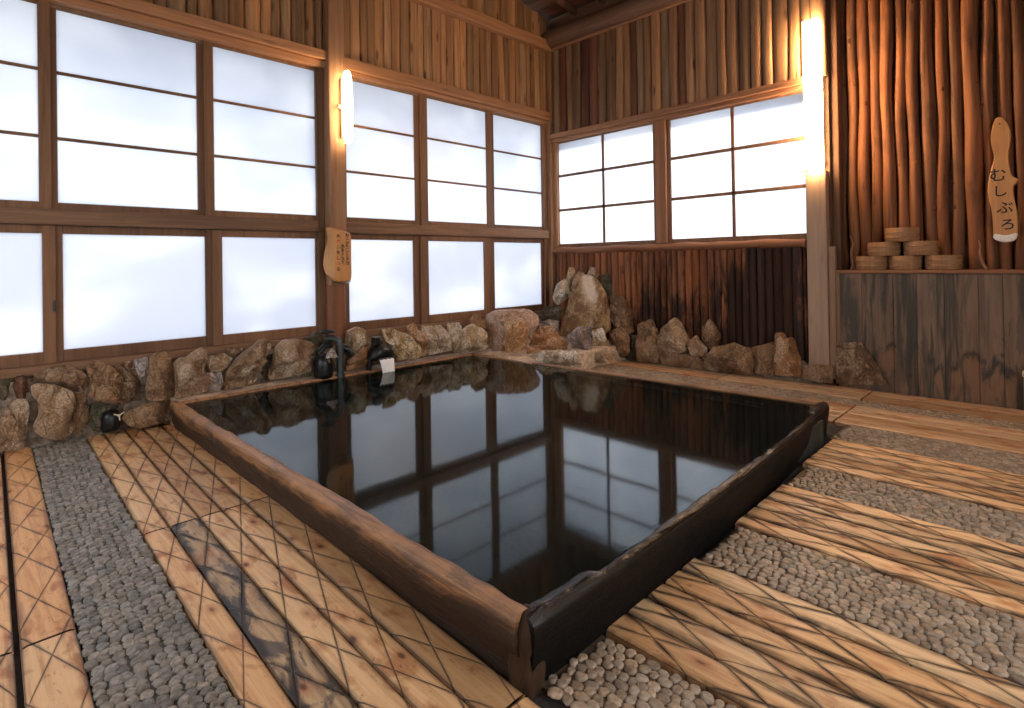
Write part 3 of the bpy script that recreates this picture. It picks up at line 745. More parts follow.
mb = MB(); mb.box((-1.0, -7.6, 3.14), (-0.16, 0.4, 3.20)); mb.build('eave', 'plaster', wl)

# ---- outside: pale ground that bounces daylight up at the panes
mb = MB(); mb.box((-30, -30, -0.6), (-0.5, 30, -0.4)); mb.box((-0.5, 0.9, -0.6), (30, 30, -0.4)); mb.box((-0.5, -30, -0.6), (30, -7.5, -0.4))
mb.box((6.8, -7.5, -0.6), (30, 0.9, -0.4))
g_ = struct(mb.build('ground', 'ground'), 'pale open ground outside the windows', 'ground')

# ---- low rubble walls and the mortar ledge round the bath
mb = MB()
def lump_strip(mb, x0f, y0, y1, zt, n, seed, axis='y'):
    rnd_ = random.Random(seed); m = 8; rings = []
    for i in range(n + 1):
        y = y0 + (y1 - y0) * i / n; d = x0f(y); z = zt(y); ring = []
        for q in range(m + 1):
            a = pi / 2 * q / m
            ring.append([0.0 + d * sin(a) ** 0.6 , z * cos(a) ** 0.5 if q < m else 0.0])
        rr = []
        for (dx, z_) in ring:
            nn_ = noise.noise(Vector((y * 7, dx * 9, z_ * 9))) * 0.022
            rr.append((dx + nn_, y, z_ + nn_ - 0.03) if axis == 'y' else (y, -(dx + nn_), z_ + nn_ - 0.03))
        rings.append(rr)
    mb.rings(rings, (1, 1, 1), False, (False, False))
lump_strip(mb, lambda y: 0.06 + 0.075 * min(1, max(0, (y + 6.5) / 1.7)), -7.1, -4.72, lambda y: 0.50, 60, 3)
lump_strip(mb, lambda y: 0.20, -4.74, 0.0, lambda y: 0.50, 100, 4)
rub = mb.build('rubble_mortar', 'mortar', wl, fix=True)
mb = MB(); lump_strip(mb, lambda x: 0.075, 0.9, 3.42, lambda x: 0.26 + 0.05 * sin(x * 5), 70, 5, 'x'); mb.build('rubble_mortar', 'mortar', wb)

mb = MB()
def slab(mb, x0, y0, x1, y1, z, nx, ny, seed, amp=0.012, zb=-0.04):
    vs = []; fs = []
    for i in range(nx + 1):
        for j in range(ny + 1):
            x, y_ = x0 + (x1 - x0) * i / nx, y0 + (y1 - y0) * j / ny
            e = 1.0
            vs.append((x, y_, z + amp * noise.noise(Vector((x * 6, y_ * 6, seed))) ))
    for i in range(nx):
        for j in range(ny):
            a = i * (ny + 1) + j; fs.append((a, a + ny + 1, a + ny + 2, a + 1))
    mb.add(vs, fs, smooth=True)
    bord = [i * (ny + 1) for i in range(nx + 1)] + [nx * (ny + 1) + j for j in range(1, ny + 1)] + [i * (ny + 1) + ny for i in range(nx - 1, -1, -1)] + [j for j in range(ny - 1, 0, -1)]
    top = [vs[i] for i in bord]; bot = [(p[0], p[1], zb) for p in top]
    mb.rings([top, bot], closed=True, caps=(False, False), smooth=False)
slab(mb, 0.0, -4.700, 0.40, -1.78, 0.193, 10, 60, 1.0)
slab(mb, 0.0, -1.79, 1.28, -0.0, 0.190, 30, 40, 2.0, 0.02)
struct(mb.build('trim_16', 'ledge'), 'pale mortar ledge carrying the rocks beside the bath', 'ledge')

# ================================================================== THE BATH
bath = root('bath_tub', 'large square sunken wooden bath with a worn brown rim', 'bath', (2.2, -3.2, 0))
def board(a0, a1, prof, wear, tintf, n, axis):
    """a rim board whose cross-section profile (offset, z) is swept from a0 to a1 and worn by noise"""
    rings = []
    for i in range(n + 1):
        p = a0 + (a1 - a0) * i / n; ring = []
        for (o_, z) in prof:
            nz = noise.noise(Vector((p * 3.0, o_ * 14, z * 11))) * wear + noise.noise(Vector((p * 11.0, o_ * 20, z * 20))) * wear * 0.5
            k = 1.0 if z > 0.12 else 0.4
            ring.append((o_ + nz * 0.7, z + nz * k))
        rings.append([(p, o_, z) if axis == 'x' else (o_, p, z) for o_, z in ring])
    return rings
# board beside the plank walkway (runs along x)
yb = -4.675
prof = [(yb, -0.75), (yb, 0.10), (yb, 0.190), (yb - 0.012, 0.199), (yb - 0.035, 0.201), (yb - 0.055, 0.196), (yb - 0.068, 0.180), (yb - 0.072, 0.155), (yb - 0.068, 0.12), (yb - 0.056, 0.09), (yb - 0.046, 0.05), (yb - 0.034, 0.01), (yb - 0.030, -0.04), (yb - 0.030, -0.75)]
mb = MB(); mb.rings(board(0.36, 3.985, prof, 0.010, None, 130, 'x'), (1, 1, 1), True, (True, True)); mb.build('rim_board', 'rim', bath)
# wet board on the overflow side (runs along y); its top is worn below the water here and there
xb = 3.955
def wet_ring():
    rings = []
    n = 120
    for i in range(n + 1):
        f = i / n; y = -4.712 + 3.142 * f
        sh = -0.13 * f ** 2.5
        lowr = -0.010 - 0.014 * max(0, sin(f * 9 + 1)) if 0.10 < f < 0.90 else 0.004
        nz = noise.noise(Vector((y * 4, 3, 0))) * 0.012 + noise.noise(Vector((y * 13, 7, 0))) * 0.008
        pr = [(xb, -0.75), (xb, 0.10), (xb, 0.172 + lowr + nz), (xb + 0.02, 0.184 + lowr + nz * 1.3), (xb + 0.045, 0.196 + lowr * .6 + nz), (xb + 0.066, 0.192 + nz), (xb + 0.077, 0.178 + nz * .5), (xb + 0.080, 0.15), (xb + 0.076, 0.10), (xb + 0.070, 0.05), (xb + 0.062, 0.0), (xb + 0.06, -0.75)]
        rings.append([(x + sh + 0.25 * noise.noise(Vector((y * 5, z * 12, 1))) * 0.02, y, z) for x, z in pr])
    return rings
mb = MB(); mb.rings(wet_ring(), (1, 1, 1), True, (True, True)); wetb = mb.build('rim_board', 'rim_wet', bath); wetb['label'] = 'wet black rim board'
# worn upright block where the two boards meet
mb = MB()
rings = []
for i, (z, r_) in enumerate(((-0.05, .036), (0.0, .040), (0.05, .043), (0.085, .036), (0.10, .042), (0.15, .038), (0.17, .034), (0.185, .028), (0.196, .022), (0.200, .012))):
    rings.append([(3.982 + r_ * max(-1, min(1, 1.3 * cos(a_))) * (1 + .12 * noise.noise(Vector((a_, z * 30, 0)))), -4.690 + r_ * max(-1, min(1, 1.3 * sin(a_))) * (1 + .3 * noise.noise(Vector((a_, z * 30, 4)))), z) for a_ in [2 * pi * q / 16 for q in range(16)]])
mb.rings(rings, (1, 1, 1), True, (True, True)); cb = mb.build('corner_post', 'corner', bath); cb['label'] = 'worn notched corner block'
# thin far edges, almost flush with the mortar ledge
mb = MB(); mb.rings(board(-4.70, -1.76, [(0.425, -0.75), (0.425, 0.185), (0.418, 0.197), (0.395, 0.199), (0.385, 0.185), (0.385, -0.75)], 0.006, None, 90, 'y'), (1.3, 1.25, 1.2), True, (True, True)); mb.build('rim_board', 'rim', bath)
rg = board(0.39, 3.85, [(-1.835, -0.75), (-1.835, 0.18), (-1.828, 0.192), (-1.80, 0.194), (-1.79, 0.18), (-1.79, -0.75)], 0.006, None, 100, 'x')
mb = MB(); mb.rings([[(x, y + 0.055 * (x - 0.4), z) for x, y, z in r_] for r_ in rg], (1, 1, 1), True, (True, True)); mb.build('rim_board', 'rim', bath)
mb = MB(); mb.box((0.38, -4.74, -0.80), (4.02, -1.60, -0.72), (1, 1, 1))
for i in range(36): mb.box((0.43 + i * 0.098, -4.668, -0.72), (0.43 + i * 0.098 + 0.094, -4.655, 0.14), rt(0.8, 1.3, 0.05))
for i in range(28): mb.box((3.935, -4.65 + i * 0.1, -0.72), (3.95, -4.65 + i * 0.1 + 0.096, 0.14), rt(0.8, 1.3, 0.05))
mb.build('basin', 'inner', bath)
# water, brimming and lapping over the worn side
mb = MB()
NX, NY = 60, 50; x0, x1, y0, y1 = 0.424, 3.990, -4.678, -1.832; vs = []
for i in range(NX + 1):
    for j in range(NY + 1):
        x, y = x0 + (x1 - x0) * i / NX, y0 + (y1 - y0) * j / NY
        if i == NX: x += 0.010 * noise.noise(Vector((y * 6, 0, 0)))
        x -= 0.13 * max(0.0, (y + 4.712) / 3.142) ** 2.5 * (i / NX) ** 3
        y += 0.055 * (x - 0.4) * j / NY
        vs.append((x, y, 0.181))
fs = [(i * (NY + 1) + j, (i + 1) * (NY + 1) + j, (i + 1) * (NY + 1) + j + 1, i * (NY + 1) + j + 1) for i in range(NX) for j in range(NY)]
mb.add(vs, fs, smooth=True)
wat = mb.build('bath_water', 'water', fix=False)
tag(wat, 'dark still bath water brimming in the wooden bath, mirroring the windows', 'water', kind='stuff')

# ================================================================== ROCKS
ROCKS = [
 (0.06,-5.639,0.215,0.0,'moss','dark greenish rock in the low wall, farthest from the bath under the first window',
  [(-0.051,0.292),(-0.015,0.281),(0.039,0.284),(0.062,0.207),(0.057,0.121),(0.029,0.089),(-0.017,0.0),(-0.062,0.021)]),
 (0.09,-5.544,0.314,0.0,'red','small reddish-brown wedge of rock between the greenish rock and the wide top rock',
  [(-0.035,0.168),(-0.002,0.181),(0.045,0.137),(0.034,0.051),(0.006,0.0),(-0.031,0.013),(-0.045,0.102)]),
 (0.13,-5.602,0.001,0.0,'tan','rounded brown boulder standing on the floor beside the plank walkway by the pebbles',
  [(-0.085,0.137),(-0.058,0.215),(-0.021,0.317),(0.024,0.339),(0.08,0.328),(0.086,0.247),(0.075,0.101),(0.077,0.002),(-0.006,0.0),(-0.086,0.012)]),
 (0.16,-5.385,0.02,0.0,'tan','big bulging tan boulder at the end of the grey pebble strip',
  [(-0.119,0.404),(-0.052,0.424),(0.035,0.378),(0.105,0.315),(0.119,0.235),(0.098,0.137),(0.102,0.033),(0.042,0.0),(-0.037,0.018),(-0.103,0.08),(-0.112,0.131),(-0.083,0.199),(-0.092,0.288),(-0.119,0.342)]),
 (0.11,-5.336,0.324,0.0,'brown','wide flat-topped rock lying on the boulder at the end of the pebble strip',
  [(-0.155,0.166),(-0.078,0.198),(0.032,0.208),(0.104,0.159),(0.155,0.052),(0.144,0.001),(0.092,0.0),(-0.01,0.06),(-0.098,0.094),(-0.151,0.103)]),
 (0.13,-5.24,0.024,0.0,'brown','narrow upright stone squeezed against the big tan boulder above the pebble strip',
  [(-0.032,0.299),(0.03,0.294),(0.05,0.186),(0.039,0.083),(0.001,0.0),(-0.05,0.018),(-0.044,0.127),(-0.028,0.227)]),
 (0.14,-5.074,0.204,0.0,'brown','large brown triangular rock above the black drain valve',
  [(-0.131,0.298),(-0.077,0.341),(0.009,0.285),(0.069,0.202),(0.131,0.062),(0.119,0.0),(0.006,0.004),(-0.08,0.04),(-0.127,0.101),(-0.113,0.177)]),
 (0.1,-4.95,0.192,0.0,'brown','dark brown rock between the large triangular rock and the upright slab',
  [(-0.103,0.29),(0.005,0.309),(0.034,0.291),(0.085,0.13),(0.103,0.064),(0.072,0.0),(0.002,0.013),(0.003,0.068),(-0.053,0.194)]),
 (0.15,-4.877,0.31,0.0,'grey','small grey flat stone tucked beside the tall brown slab under the window',
  [(-0.053,0.202),(0.04,0.217),(0.053,0.096),(0.038,0.015),(0.005,0.0)]),
 (0.21,-4.765,0.181,0.0,'brown','tall upright brown slab of rock beside the wooden corner of the bath',
  [(-0.067,0.345),(-0.013,0.394),(0.047,0.382),(0.088,0.29),(0.099,0.165),(0.084,0.028),(0.03,0.0),(-0.088,0.018),(-0.099,0.116)]),
 (0.17,-5.135,0.037,0.0,'moss','low greenish stone around the dark drain hollow in the rock wall',
  [(-0.049,0.205),(0.02,0.194),(0.063,0.117),(0.019,0.06),(0.002,0.0),(-0.046,0.005),(-0.063,0.103)]),
 (0.22,-4.852,0.01,0.0,'brown','low dark rock on the floor under the tall slab beside the bath corner',
  [(-0.141,0.136),(-0.027,0.175),(0.092,0.18),(0.159,0.167),(0.164,0.033),(0.066,0.009),(-0.052,0.0),(-0.131,0.047),(-0.164,0.101)]),
 (0.1,-5.011,0.089,0.0,'dark','small dark stone wedged over the black drain valve',
  [(-0.063,0.133),(0.052,0.118),(0.063,0.054),(-0.006,0.0),(-0.051,0.023)]),
 (0.27,-4.57,0.195,0.0,'tan','pale brown rock shaped like a tooth, first on the ledge at the bath corner',
  [(-0.115,0.283),(-0.079,0.318),(-0.031,0.312),(0.018,0.353),(0.075,0.377),(0.116,0.345),(0.12,0.271),(0.083,0.2),(0.113,0.098),(0.108,0.013),(0.027,0.0),(-0.12,0.002),(-0.102,0.133),(-0.112,0.215)]),
 (0.27,-4.368,0.355,0.0,'tan','small rounded tan rock sitting on top of the pink pebble',
  [(-0.101,0.093),(-0.046,0.141),(0.045,0.147),(0.101,0.094),(0.073,0.04),(-0.009,0.0),(-0.08,0.02)]),
 (0.3,-4.437,0.27,0.0,'pink','small pale pink pebble set upright in the rock wall',
  [(-0.028,0.096),(0.013,0.098),(0.028,0.048),(0.008,0.0),(-0.026,0.026)]),
 (0.27,-4.395,0.206,0.0,'grey','small grey stone beneath the rounded tan rock on the ledge',
  [(-0.01,0.149),(0.045,0.148),(0.054,0.04),(0.017,0.0),(-0.054,0.01),(-0.05,0.057),(-0.021,0.064)]),
 (0.15,-4.203,0.436,0.0,'brown','flat little rock just under the second window sill',
  [(-0.074,0.088),(0.015,0.095),(0.074,0.066),(0.064,0.012),(-0.014,0.0),(-0.055,0.027)]),
 (0.28,-4.148,0.21,0.0,'tan','leaning speckled tan rock with a tall pointed top beside the bath',
  [(-0.192,0.023),(-0.166,0.147),(-0.084,0.25),(0.027,0.323),(0.099,0.378),(0.157,0.373),(0.192,0.303),(0.158,0.233),(0.096,0.152),(0.064,0.068),(0.037,0.011),(-0.074,0.001),(-0.155,0.0)]),
 (0.28,-3.751,0.226,0.0,'tan','largest flat-faced brown rock on the ledge beside the black water pipes',
  [(-0.232,0.0),(-0.226,0.066),(-0.197,0.182),(-0.174,0.284),(-0.105,0.337),(0.019,0.33),(0.131,0.283),(0.232,0.224),(0.223,0.158),(0.164,0.086),(0.13,0.017),(0.014,0.011),(-0.11,0.0)]),
 (0.14,-3.501,0.414,0.0,'dark','rounded dark stone at the foot of the window post',
  [(-0.085,0.123),(-0.003,0.176),(0.065,0.153),(0.085,0.088),(0.063,0.0),(-0.056,0.055)]),
 (0.18,-3.98,0.194,0.0,'dark','dark grey rock between the leaning rock and the flat-faced rock',
  [(-0.049,0.153),(0.029,0.233),(0.072,0.243),(0.063,0.137),(0.035,0.012),(-0.051,0.0),(-0.072,0.066)]),
 (0.24,-3.123,0.305,0.0,'yellow','yellowish rock behind the dark water spout at the foot of the post',
  [(-0.109,0.268),(-0.009,0.3),(0.094,0.241),(0.126,0.184),(0.099,0.12),(0.024,0.063),(-0.013,0.028),(-0.099,0.0),(-0.126,0.133)]),
 (0.33,-3.146,0.212,0.0,'orange','low orange-brown rock between the black pipes and the water spout',
  [(0.003,0.21),(0.113,0.226),(0.141,0.114),(0.11,0.013),(-0.071,0.002),(-0.141,0.0),(-0.133,0.085),(-0.048,0.145)]),
 (0.36,-2.686,0.232,0.0,'yellow','broad pale yellow craggy rock beside the dark water spout',
  [(-0.25,0.338),(-0.126,0.338),(-0.016,0.277),(0.106,0.216),(0.183,0.13),(0.25,0.016),(0.161,0.0),(-0.069,0.006),(-0.132,0.005),(-0.158,0.143),(-0.224,0.231)]),
 (0.32,-2.462,0.237,0.0,'orange','narrow orange ridge of rock leaning beside the broad yellow rock',
  [(-0.139,0.322),(-0.063,0.36),(0.024,0.257),(0.109,0.134),(0.139,0.001),(0.054,0.0),(-0.013,0.119),(-0.082,0.211)]),
 (0.33,-2.324,0.237,0.0,'cream','pale grooved rock below the mullion of the middle window',
  [(-0.109,0.317),(0.035,0.306),(0.058,0.197),(0.109,0.009),(-0.024,0.0),(-0.043,0.136),(-0.107,0.242)]),
 (0.34,-2.17,0.243,0.0,'cream','whitish ridged rock, second from the round dark stone in the ledge row',
  [(-0.112,0.298),(-0.009,0.303),(0.076,0.203),(0.112,0.111),(0.091,0.006),(-0.046,0.0),(-0.094,0.134)]),
 (0.35,-1.998,0.221,0.0,'cream','thin cream upright rock with a pointed foot on the ledge',
  [(-0.109,0.334),(0.012,0.332),(0.088,0.238),(0.109,0.115),(0.085,0.0),(-0.036,0.005),(-0.071,0.135)]),
 (0.38,-1.73,0.206,0.0,'yellow','mossy brown rock at the far corner of the bath by the big round boulder',
  [(-0.198,0.262),(-0.08,0.311),(0.024,0.259),(0.15,0.131),(0.213,0.004),(0.039,0.0),(-0.213,0.011)]),
 (0.34,-1.629,0.317,0.0,'brown','round dark brown stone perched behind the mossy rock',
  [(-0.151,0.243),(-0.082,0.306),(0.064,0.282),(0.141,0.183),(0.151,0.006),(0.059,0.0),(-0.122,0.178)]),
 (0.574,-1.345,0.169,-0.792,'pink','big pinkish round boulder at the far corner of the bath',
  [(-0.309,0.433),(-0.187,0.489),(0.007,0.494),(0.202,0.481),(0.302,0.412),(0.31,0.33),(0.24,0.215),(0.18,0.08),(0.14,0.018),(0.019,0.016),(-0.097,0.0),(-0.253,0.024),(-0.273,0.203),(-0.31,0.339)]),
 (0.845,-1.554,0.225,-0.801,'orange','orange-faced rock in front of the big pinkish boulder',
  [(-0.13,0.326),(-0.019,0.37),(0.091,0.317),(0.13,0.239),(0.109,0.056),(0.049,0.001),(-0.126,0.0),(-0.127,0.151)]),
 (0.83,-1.017,0.165,-0.85,'orange','angular orange rock with a sharp pale ridge beside the pink boulder',
  [(-0.199,0.181),(-0.096,0.288),(0.022,0.311),(0.16,0.149),(0.237,0.09),(0.202,0.008),(-0.081,0.0),(-0.237,0.044)]),
 (0.487,-0.574,0.431,-0.814,'dark','dark mossy rock in the room corner below the pale slab',
  [(-0.164,0.125),(-0.03,0.217),(0.097,0.215),(0.164,0.146),(0.105,0.03),(-0.076,0.0),(-0.15,0.054)]),
 (0.606,-0.753,0.308,-0.815,'grey','small grey-brown rock between the dark mossy rock and the angular orange rock',
  [(-0.128,0.158),(-0.003,0.187),(0.12,0.175),(0.128,0.0),(0.016,0.125),(-0.108,0.096)]),
 (0.474,-0.345,0.632,-0.828,'cream','pale tilted slab of rock leaning in the room corner',
  [(-0.118,0.127),(-0.059,0.279),(0.051,0.354),(0.118,0.2),(0.117,0.12),(-0.059,0.0),(-0.102,0.035)]),
 (0.451,-0.126,0.823,-0.842,'tan','narrow brown stone standing upright above the pale slab',
  [(-0.067,0.169),(-0.025,0.295),(0.053,0.294),(0.067,0.211),(0.015,0.0),(-0.047,0.034)]),
 (0.558,-0.124,0.804,-0.852,'tan','small rounded rock between the narrow stone and the tallest boulder',
  [(-0.05,0.177),(0.022,0.271),(0.092,0.235),(0.086,0.12),(-0.015,0.0),(-0.092,0.023)]),
 (0.826,-0.327,0.23,-0.872,'capped','tallest boulder, tan with a white cap, in the corner rock pile',
  [(-0.277,0.207),(-0.17,0.565),(-0.05,0.777),(0.016,0.804),(0.093,0.795),(0.195,0.716),(0.292,0.521),(0.326,0.25),(0.311,0.076),(0.099,0.019),(-0.171,0.0),(-0.326,0.059)]),
 (0.763,-0.009,0.915,-0.893,'tan','brown rock peeping over the tallest boulder near the wall logs',
  [(-0.109,0.104),(-0.055,0.216),(0.072,0.19),(0.109,0.0),(0.03,0.021)]),
 (0.96,-0.038,0.703,-0.913,'moss','greenish slim rock behind the shoulder of the tallest boulder',
  [(-0.08,0.297),(0.015,0.355),(0.071,0.197),(0.08,0.019),(-0.006,0.0)]),
 (1.242,-0.073,0.276,-0.937,'brown','large brown rock leaning against the side of the tallest boulder',
  [(-0.181,0.459),(-0.112,0.524),(-0.007,0.478),(0.139,0.248),(0.181,0.088),(0.03,0.0),(-0.119,0.095),(-0.173,0.21)]),
 (1.089,-0.759,0.047,-0.904,'grey','greyish-lilac blocky rock standing in front of the tallest boulder',
  [(-0.144,0.299),(-0.028,0.393),(0.144,0.403),(0.142,0.27),(0.109,0.0),(-0.033,0.035),(-0.11,0.161)]),
 (1.138,-0.433,0.063,-0.921,'cream','pale yellowish rock beside the lilac blocky rock',
  [(-0.092,0.317),(0.027,0.343),(0.097,0.15),(0.069,0.038),(-0.097,0.0)]),
 (1.267,-0.25,0.045,-1.571,'brown','rounded pointed brown rock next to the pale yellowish rock',
  [(-0.151,0.144),(-0.079,0.302),(0.03,0.377),(0.137,0.282),(0.151,0.08),(0.088,0.0),(-0.085,0.011)]),
 (1.387,-0.12,-0.025,-1.571,'dark','small dark stone between the rounded pointed rock and the tall dark rock',
  [(-0.077,0.33),(0.062,0.334),(0.099,0.011),(-0.062,0.0),(-0.099,0.139)]),
 (1.606,-0.12,-0.005,-1.571,'brown','tall dark brown rock against the log wall, between corner pile and triangle rock',
  [(-0.15,0.434),(-0.076,0.484),(0.037,0.52),(0.117,0.381),(0.158,0.204),(0.15,0.006),(-0.115,0.0),(-0.158,0.248)]),
 (1.934,-0.15,0.125,-1.571,'tan','triangular tan rock resting on a low flat stone against the log wall',
  [(-0.194,0.086),(-0.13,0.295),(0.037,0.437),(0.119,0.348),(0.194,0.181),(0.15,0.046),(-0.155,0.0)]),
 (2.236,-0.17,0.126,-1.571,'tan','small tilted tan stone beside the triangular rock',
  [(-0.116,0.174),(-0.016,0.248),(0.116,0.112),(0.076,0.004),(-0.05,0.0)]),
 (2.36,-0.1,0.231,-1.571,'brown','upright pear-shaped brown rock against the log wall above the wide rock',
  [(-0.108,0.234),(-0.028,0.324),(0.048,0.261),(0.108,0.133),(0.043,0.0),(-0.041,0.002),(-0.103,0.132)]),
 (2.032,-0.17,0.004,-1.571,'brown','low flat brown stone under the triangular rock',
  [(-0.26,0.137),(-0.038,0.164),(0.256,0.141),(0.26,0.0),(-0.243,0.007)]),
 (2.549,-0.15,0.003,-1.571,'brown','wide rounded brown rock on the plank walkway by the log wall',
  [(-0.279,0.113),(-0.129,0.269),(0.074,0.321),(0.241,0.283),(0.279,0.144),(0.267,0.026),(-0.134,0.0),(-0.266,0.013)]),
 (2.914,-0.13,0.034,-1.571,'brown','squarish brown rock between the wide rounded rock and the orange-streaked rock',
  [(-0.12,0.259),(0.108,0.34),(0.12,0.197),(0.096,0.002),(-0.087,0.0),(-0.116,0.139)]),
 (3.143,-0.13,0.035,-1.571,'orange','tall orange-streaked rock at the end of the log wall',
  [(-0.114,0.427),(-0.031,0.442),(-0.024,0.373),(0.06,0.401),(0.113,0.22),(0.121,0.023),(-0.121,0.0)]),
 (3.399,-0.1,0.028,-1.571,'brown','low rectangular stone block at the foot of the pale boxed post',
  [(-0.131,0.143),(0.131,0.174),(0.128,0.0),(-0.128,0.002)]),
 (1.349,-0.675,0.035,-0.923,'tan','low pale stone at the foot of the lilac rock',
  [(-0.129,0.11),(-0.006,0.154),(0.123,0.147),(0.149,0.031),(-0.149,0.0)]),
 (0.944,-1.384,0.193,-0.782,'orange','small orange stone at the water edge in front of the pink boulder',
  [(-0.088,0.071),(-0.019,0.094),(0.065,0.087),(0.088,0.041),(0.072,0.0),(-0.085,0.002)]),
 (1.362,-1.517,0.115,-0.831,'cream','long white flat rock at the edge of the water in the far corner',
  [(-0.278,0.119),(-0.138,0.167),(0.07,0.177),(0.2,0.18),(0.242,0.124),(0.278,0.003),(0.136,0.0),(-0.071,0.026)]),
 (3.742,-0.04,0.014,-1.571,'brown','brown rock slab set against the foot of the stained board panel',
  [(-0.199,0.387),(0.008,0.412),(0.086,0.291),(0.205,0.05),(-0.205,0.0)]),
]

def rock(o, seed):
    x, y, z, a, cname, label, pts = o
    rnd = random.Random(seed)
    P = [Vector((p[0], p[1])) for p in pts]
    # resample the outline with softened corners
    N = 56
    per = [0.0]
    for i in range(len(P)): per.append(per[-1] + (P[(i + 1) % len(P)] - P[i]).length)
    L = per[-1]; Q = []
    for k in range(N):
        d = L * k / N
        i = max(j for j in range(len(P)) if per[j] <= d + 1e-9)
        seg = max(1e-6, per[i + 1] - per[i]); Q.append(P[i].lerp(P[(i + 1) % len(P)], (d - per[i]) / seg))
    Q = [Q[k] * 0.8 + (Q[k - 1] + Q[(k + 1) % N]) * 0.1 for k in range(N)]
    wd = max(p.x for p in P) - min(p.x for p in P); ht = max(p.y for p in P)
    c = sum(Q, Vector((0, 0))) / N
    T = min(wd, ht) * 0.50; T = min(T, 0.17); Tb = min(0.5 * T, 0.06)
    if 'slab' in label and 'set against' in label: T, Tb = 0.03, 0.015
    planes = []
    for _ in range(9):
        th = rnd.uniform(0, 2 * pi); tilt = rnd.uniform(0.2, 1.2)
        planes.append((cos(th) * tilt, sin(th) * tilt, rnd.uniform(0.5, 0.95)))
    sd3 = Vector((seed * 3.1, seed * 1.7, seed * 0.9))
    def pt(k, ph, front):
        s_ = max(0.0, cos(ph)) ** 0.62
        p = c + (Q[k] - c) * s_
        d = sin(ph) ** 0.85 if ph > 0 else 0.0
        nu, nv = (p.x - c.x) / (wd / 2), (p.y - c.y) / (ht / 2)
        if front:
            for (pa, pb, pc) in planes: d = min(d, max(0.0, pc - pa * nu - pb * nv + 0.12) * 1.05)
        d = max(d, 0.0) * (T if front else Tb)
        n_ = noise.fractal(Vector((p.x * 9, p.y * 9, d * 9)) + sd3, 0.7, 2.1, 4)
        amp = min(0.045, 0.16 * min(wd, ht))
        return Vector((p.x + n_ * amp * 0.25, -(d if front else -d) - n_ * amp * (0.9 if ph > 0.05 else 0.1) * (1 if front else 0), p.y + n_ * amp * 0.25))
    mb = MB(); rings = []
    for j in range(5, 0, -1): rings.append([pt(k, j / 5.3 * pi / 2, False) for k in range(N)])
    for j in range(0, 11): rings.append([pt(k, j / 11 * pi / 2, True) for k in range(N)])
    mb.rings(rings, (1, 1, 1), True, (True, False), smooth=True)
    tip = sum(rings[-1], Vector((0, 0, 0))) / N
    mb.add([p for p in rings[-1]] + [tip], [(k, (k + 1) % N, N) for k in range(N)], smooth=True)
    me_o = mb.build('rock', RM[cname])
    b = bmesh.new(); b.from_mesh(me_o.data); bmesh.ops.remove_doubles(b, verts=b.verts, dist=0.0004); bmesh.ops.recalc_face_normals(b, faces=b.faces)
    for e_ in b.edges:
        if len(e_.link_faces) == 2 and e_.calc_face_angle(0) > R(26): e_.smooth = False
    b.to_mesh(me_o.data); b.free()
    me_o.location = (x, y, z); me_o.rotation_euler = (0, 0, a + pi / 2)
    tag(me_o, label, 'rock', 'rocks piled along the walls round the bath')
    return me_o
for i_, o_ in enumerate(ROCKS): rock(o_, i_ + 1)

# ================================================================== WATER PIPES AND SPOUT
t = root('pipe_valve', 'black and grey hot water pipes with a valve at the foot of the window post', 'pipe', (0.36, -3.45, 0.2))
mb = MB(); mb.lathe([(0.0, 0.0), (0.075, 0.0), (0.085, 0.03), (0.085, 0.13), (0.072, 0.19), (0.04, 0.215), (0.0, 0.22)], (0.36, -3.53, 0.19), 22); mb.build('valve_body', 'iron', t)
mb = MB(); mb.tube([(0.40, -3.39, 0.18), (0.40, -3.39, 0.46), (0.395, -3.40, 0.51), (0.37, -3.44, 0.535), (0.33, -3.50, 0.535)], 0.032, 14)
mb.tube([(0.40, -3.39, 0.18), (0.40, -3.39, 0.205)], 0.043, 14); mb.tube([(0.40, -3.39, 0.35), (0.40, -3.39, 0.385)], 0.042, 14); mb.build('standing_pipe', 'steel', t)
mb = MB(); mb.tube([(0.34, -3.40, 0.43), (0.36, -3.34, 0.44), (0.38, -3.29, 0.41), (0.385, -3.265, 0.36)], [0.03, 0.034, 0.032, 0.03], 14)
mb.tube([(0.33, -3.57, 0.40), (0.33, -3.50, 0.47), (0.33, -3.44, 0.47)], 0.028, 12); mb.build('elbow_pipe', 'iron', t)
mb = MB()
hc = Vector((0.36, -3.49, 0.60))
mb.tube([hc + Vector((0.058 * cos(a_), 0.058 * sin(a_), 0)) for a_ in [2 * pi * q / 20 for q in range(21)]], 0.010, 8, caps=(False, False))
for q in range(4): mb.tube([hc, hc + Vector((0.056 * cos(q * pi / 2 + .4), 0.056 * sin(q * pi / 2 + .4), 0))], 0.007, 6)
mb.tube([hc + Vector((0, 0, 0.015)), hc + Vector((0, 0, -0.10))], 0.012, 8); mb.build('handwheel', 'iron', t)
mb = MB(); mb.add([(0.45, -3.55, 0.375), (0.45, -3.43, 0.368), (0.44, -3.475, 0.45), (0.40, -3.55, 0.372), (0.40, -3.43, 0.365), (0.40, -3.475, 0.45)], [(0, 1, 2), (5, 4, 3), (0, 3, 4, 1), (1, 4, 5, 2), (2, 5, 3, 0)], (1, 1, 1)); pl_ = mb.build('deflector_plate', RM['grey'], t); pl_['label'] = 'pale triangular plate'

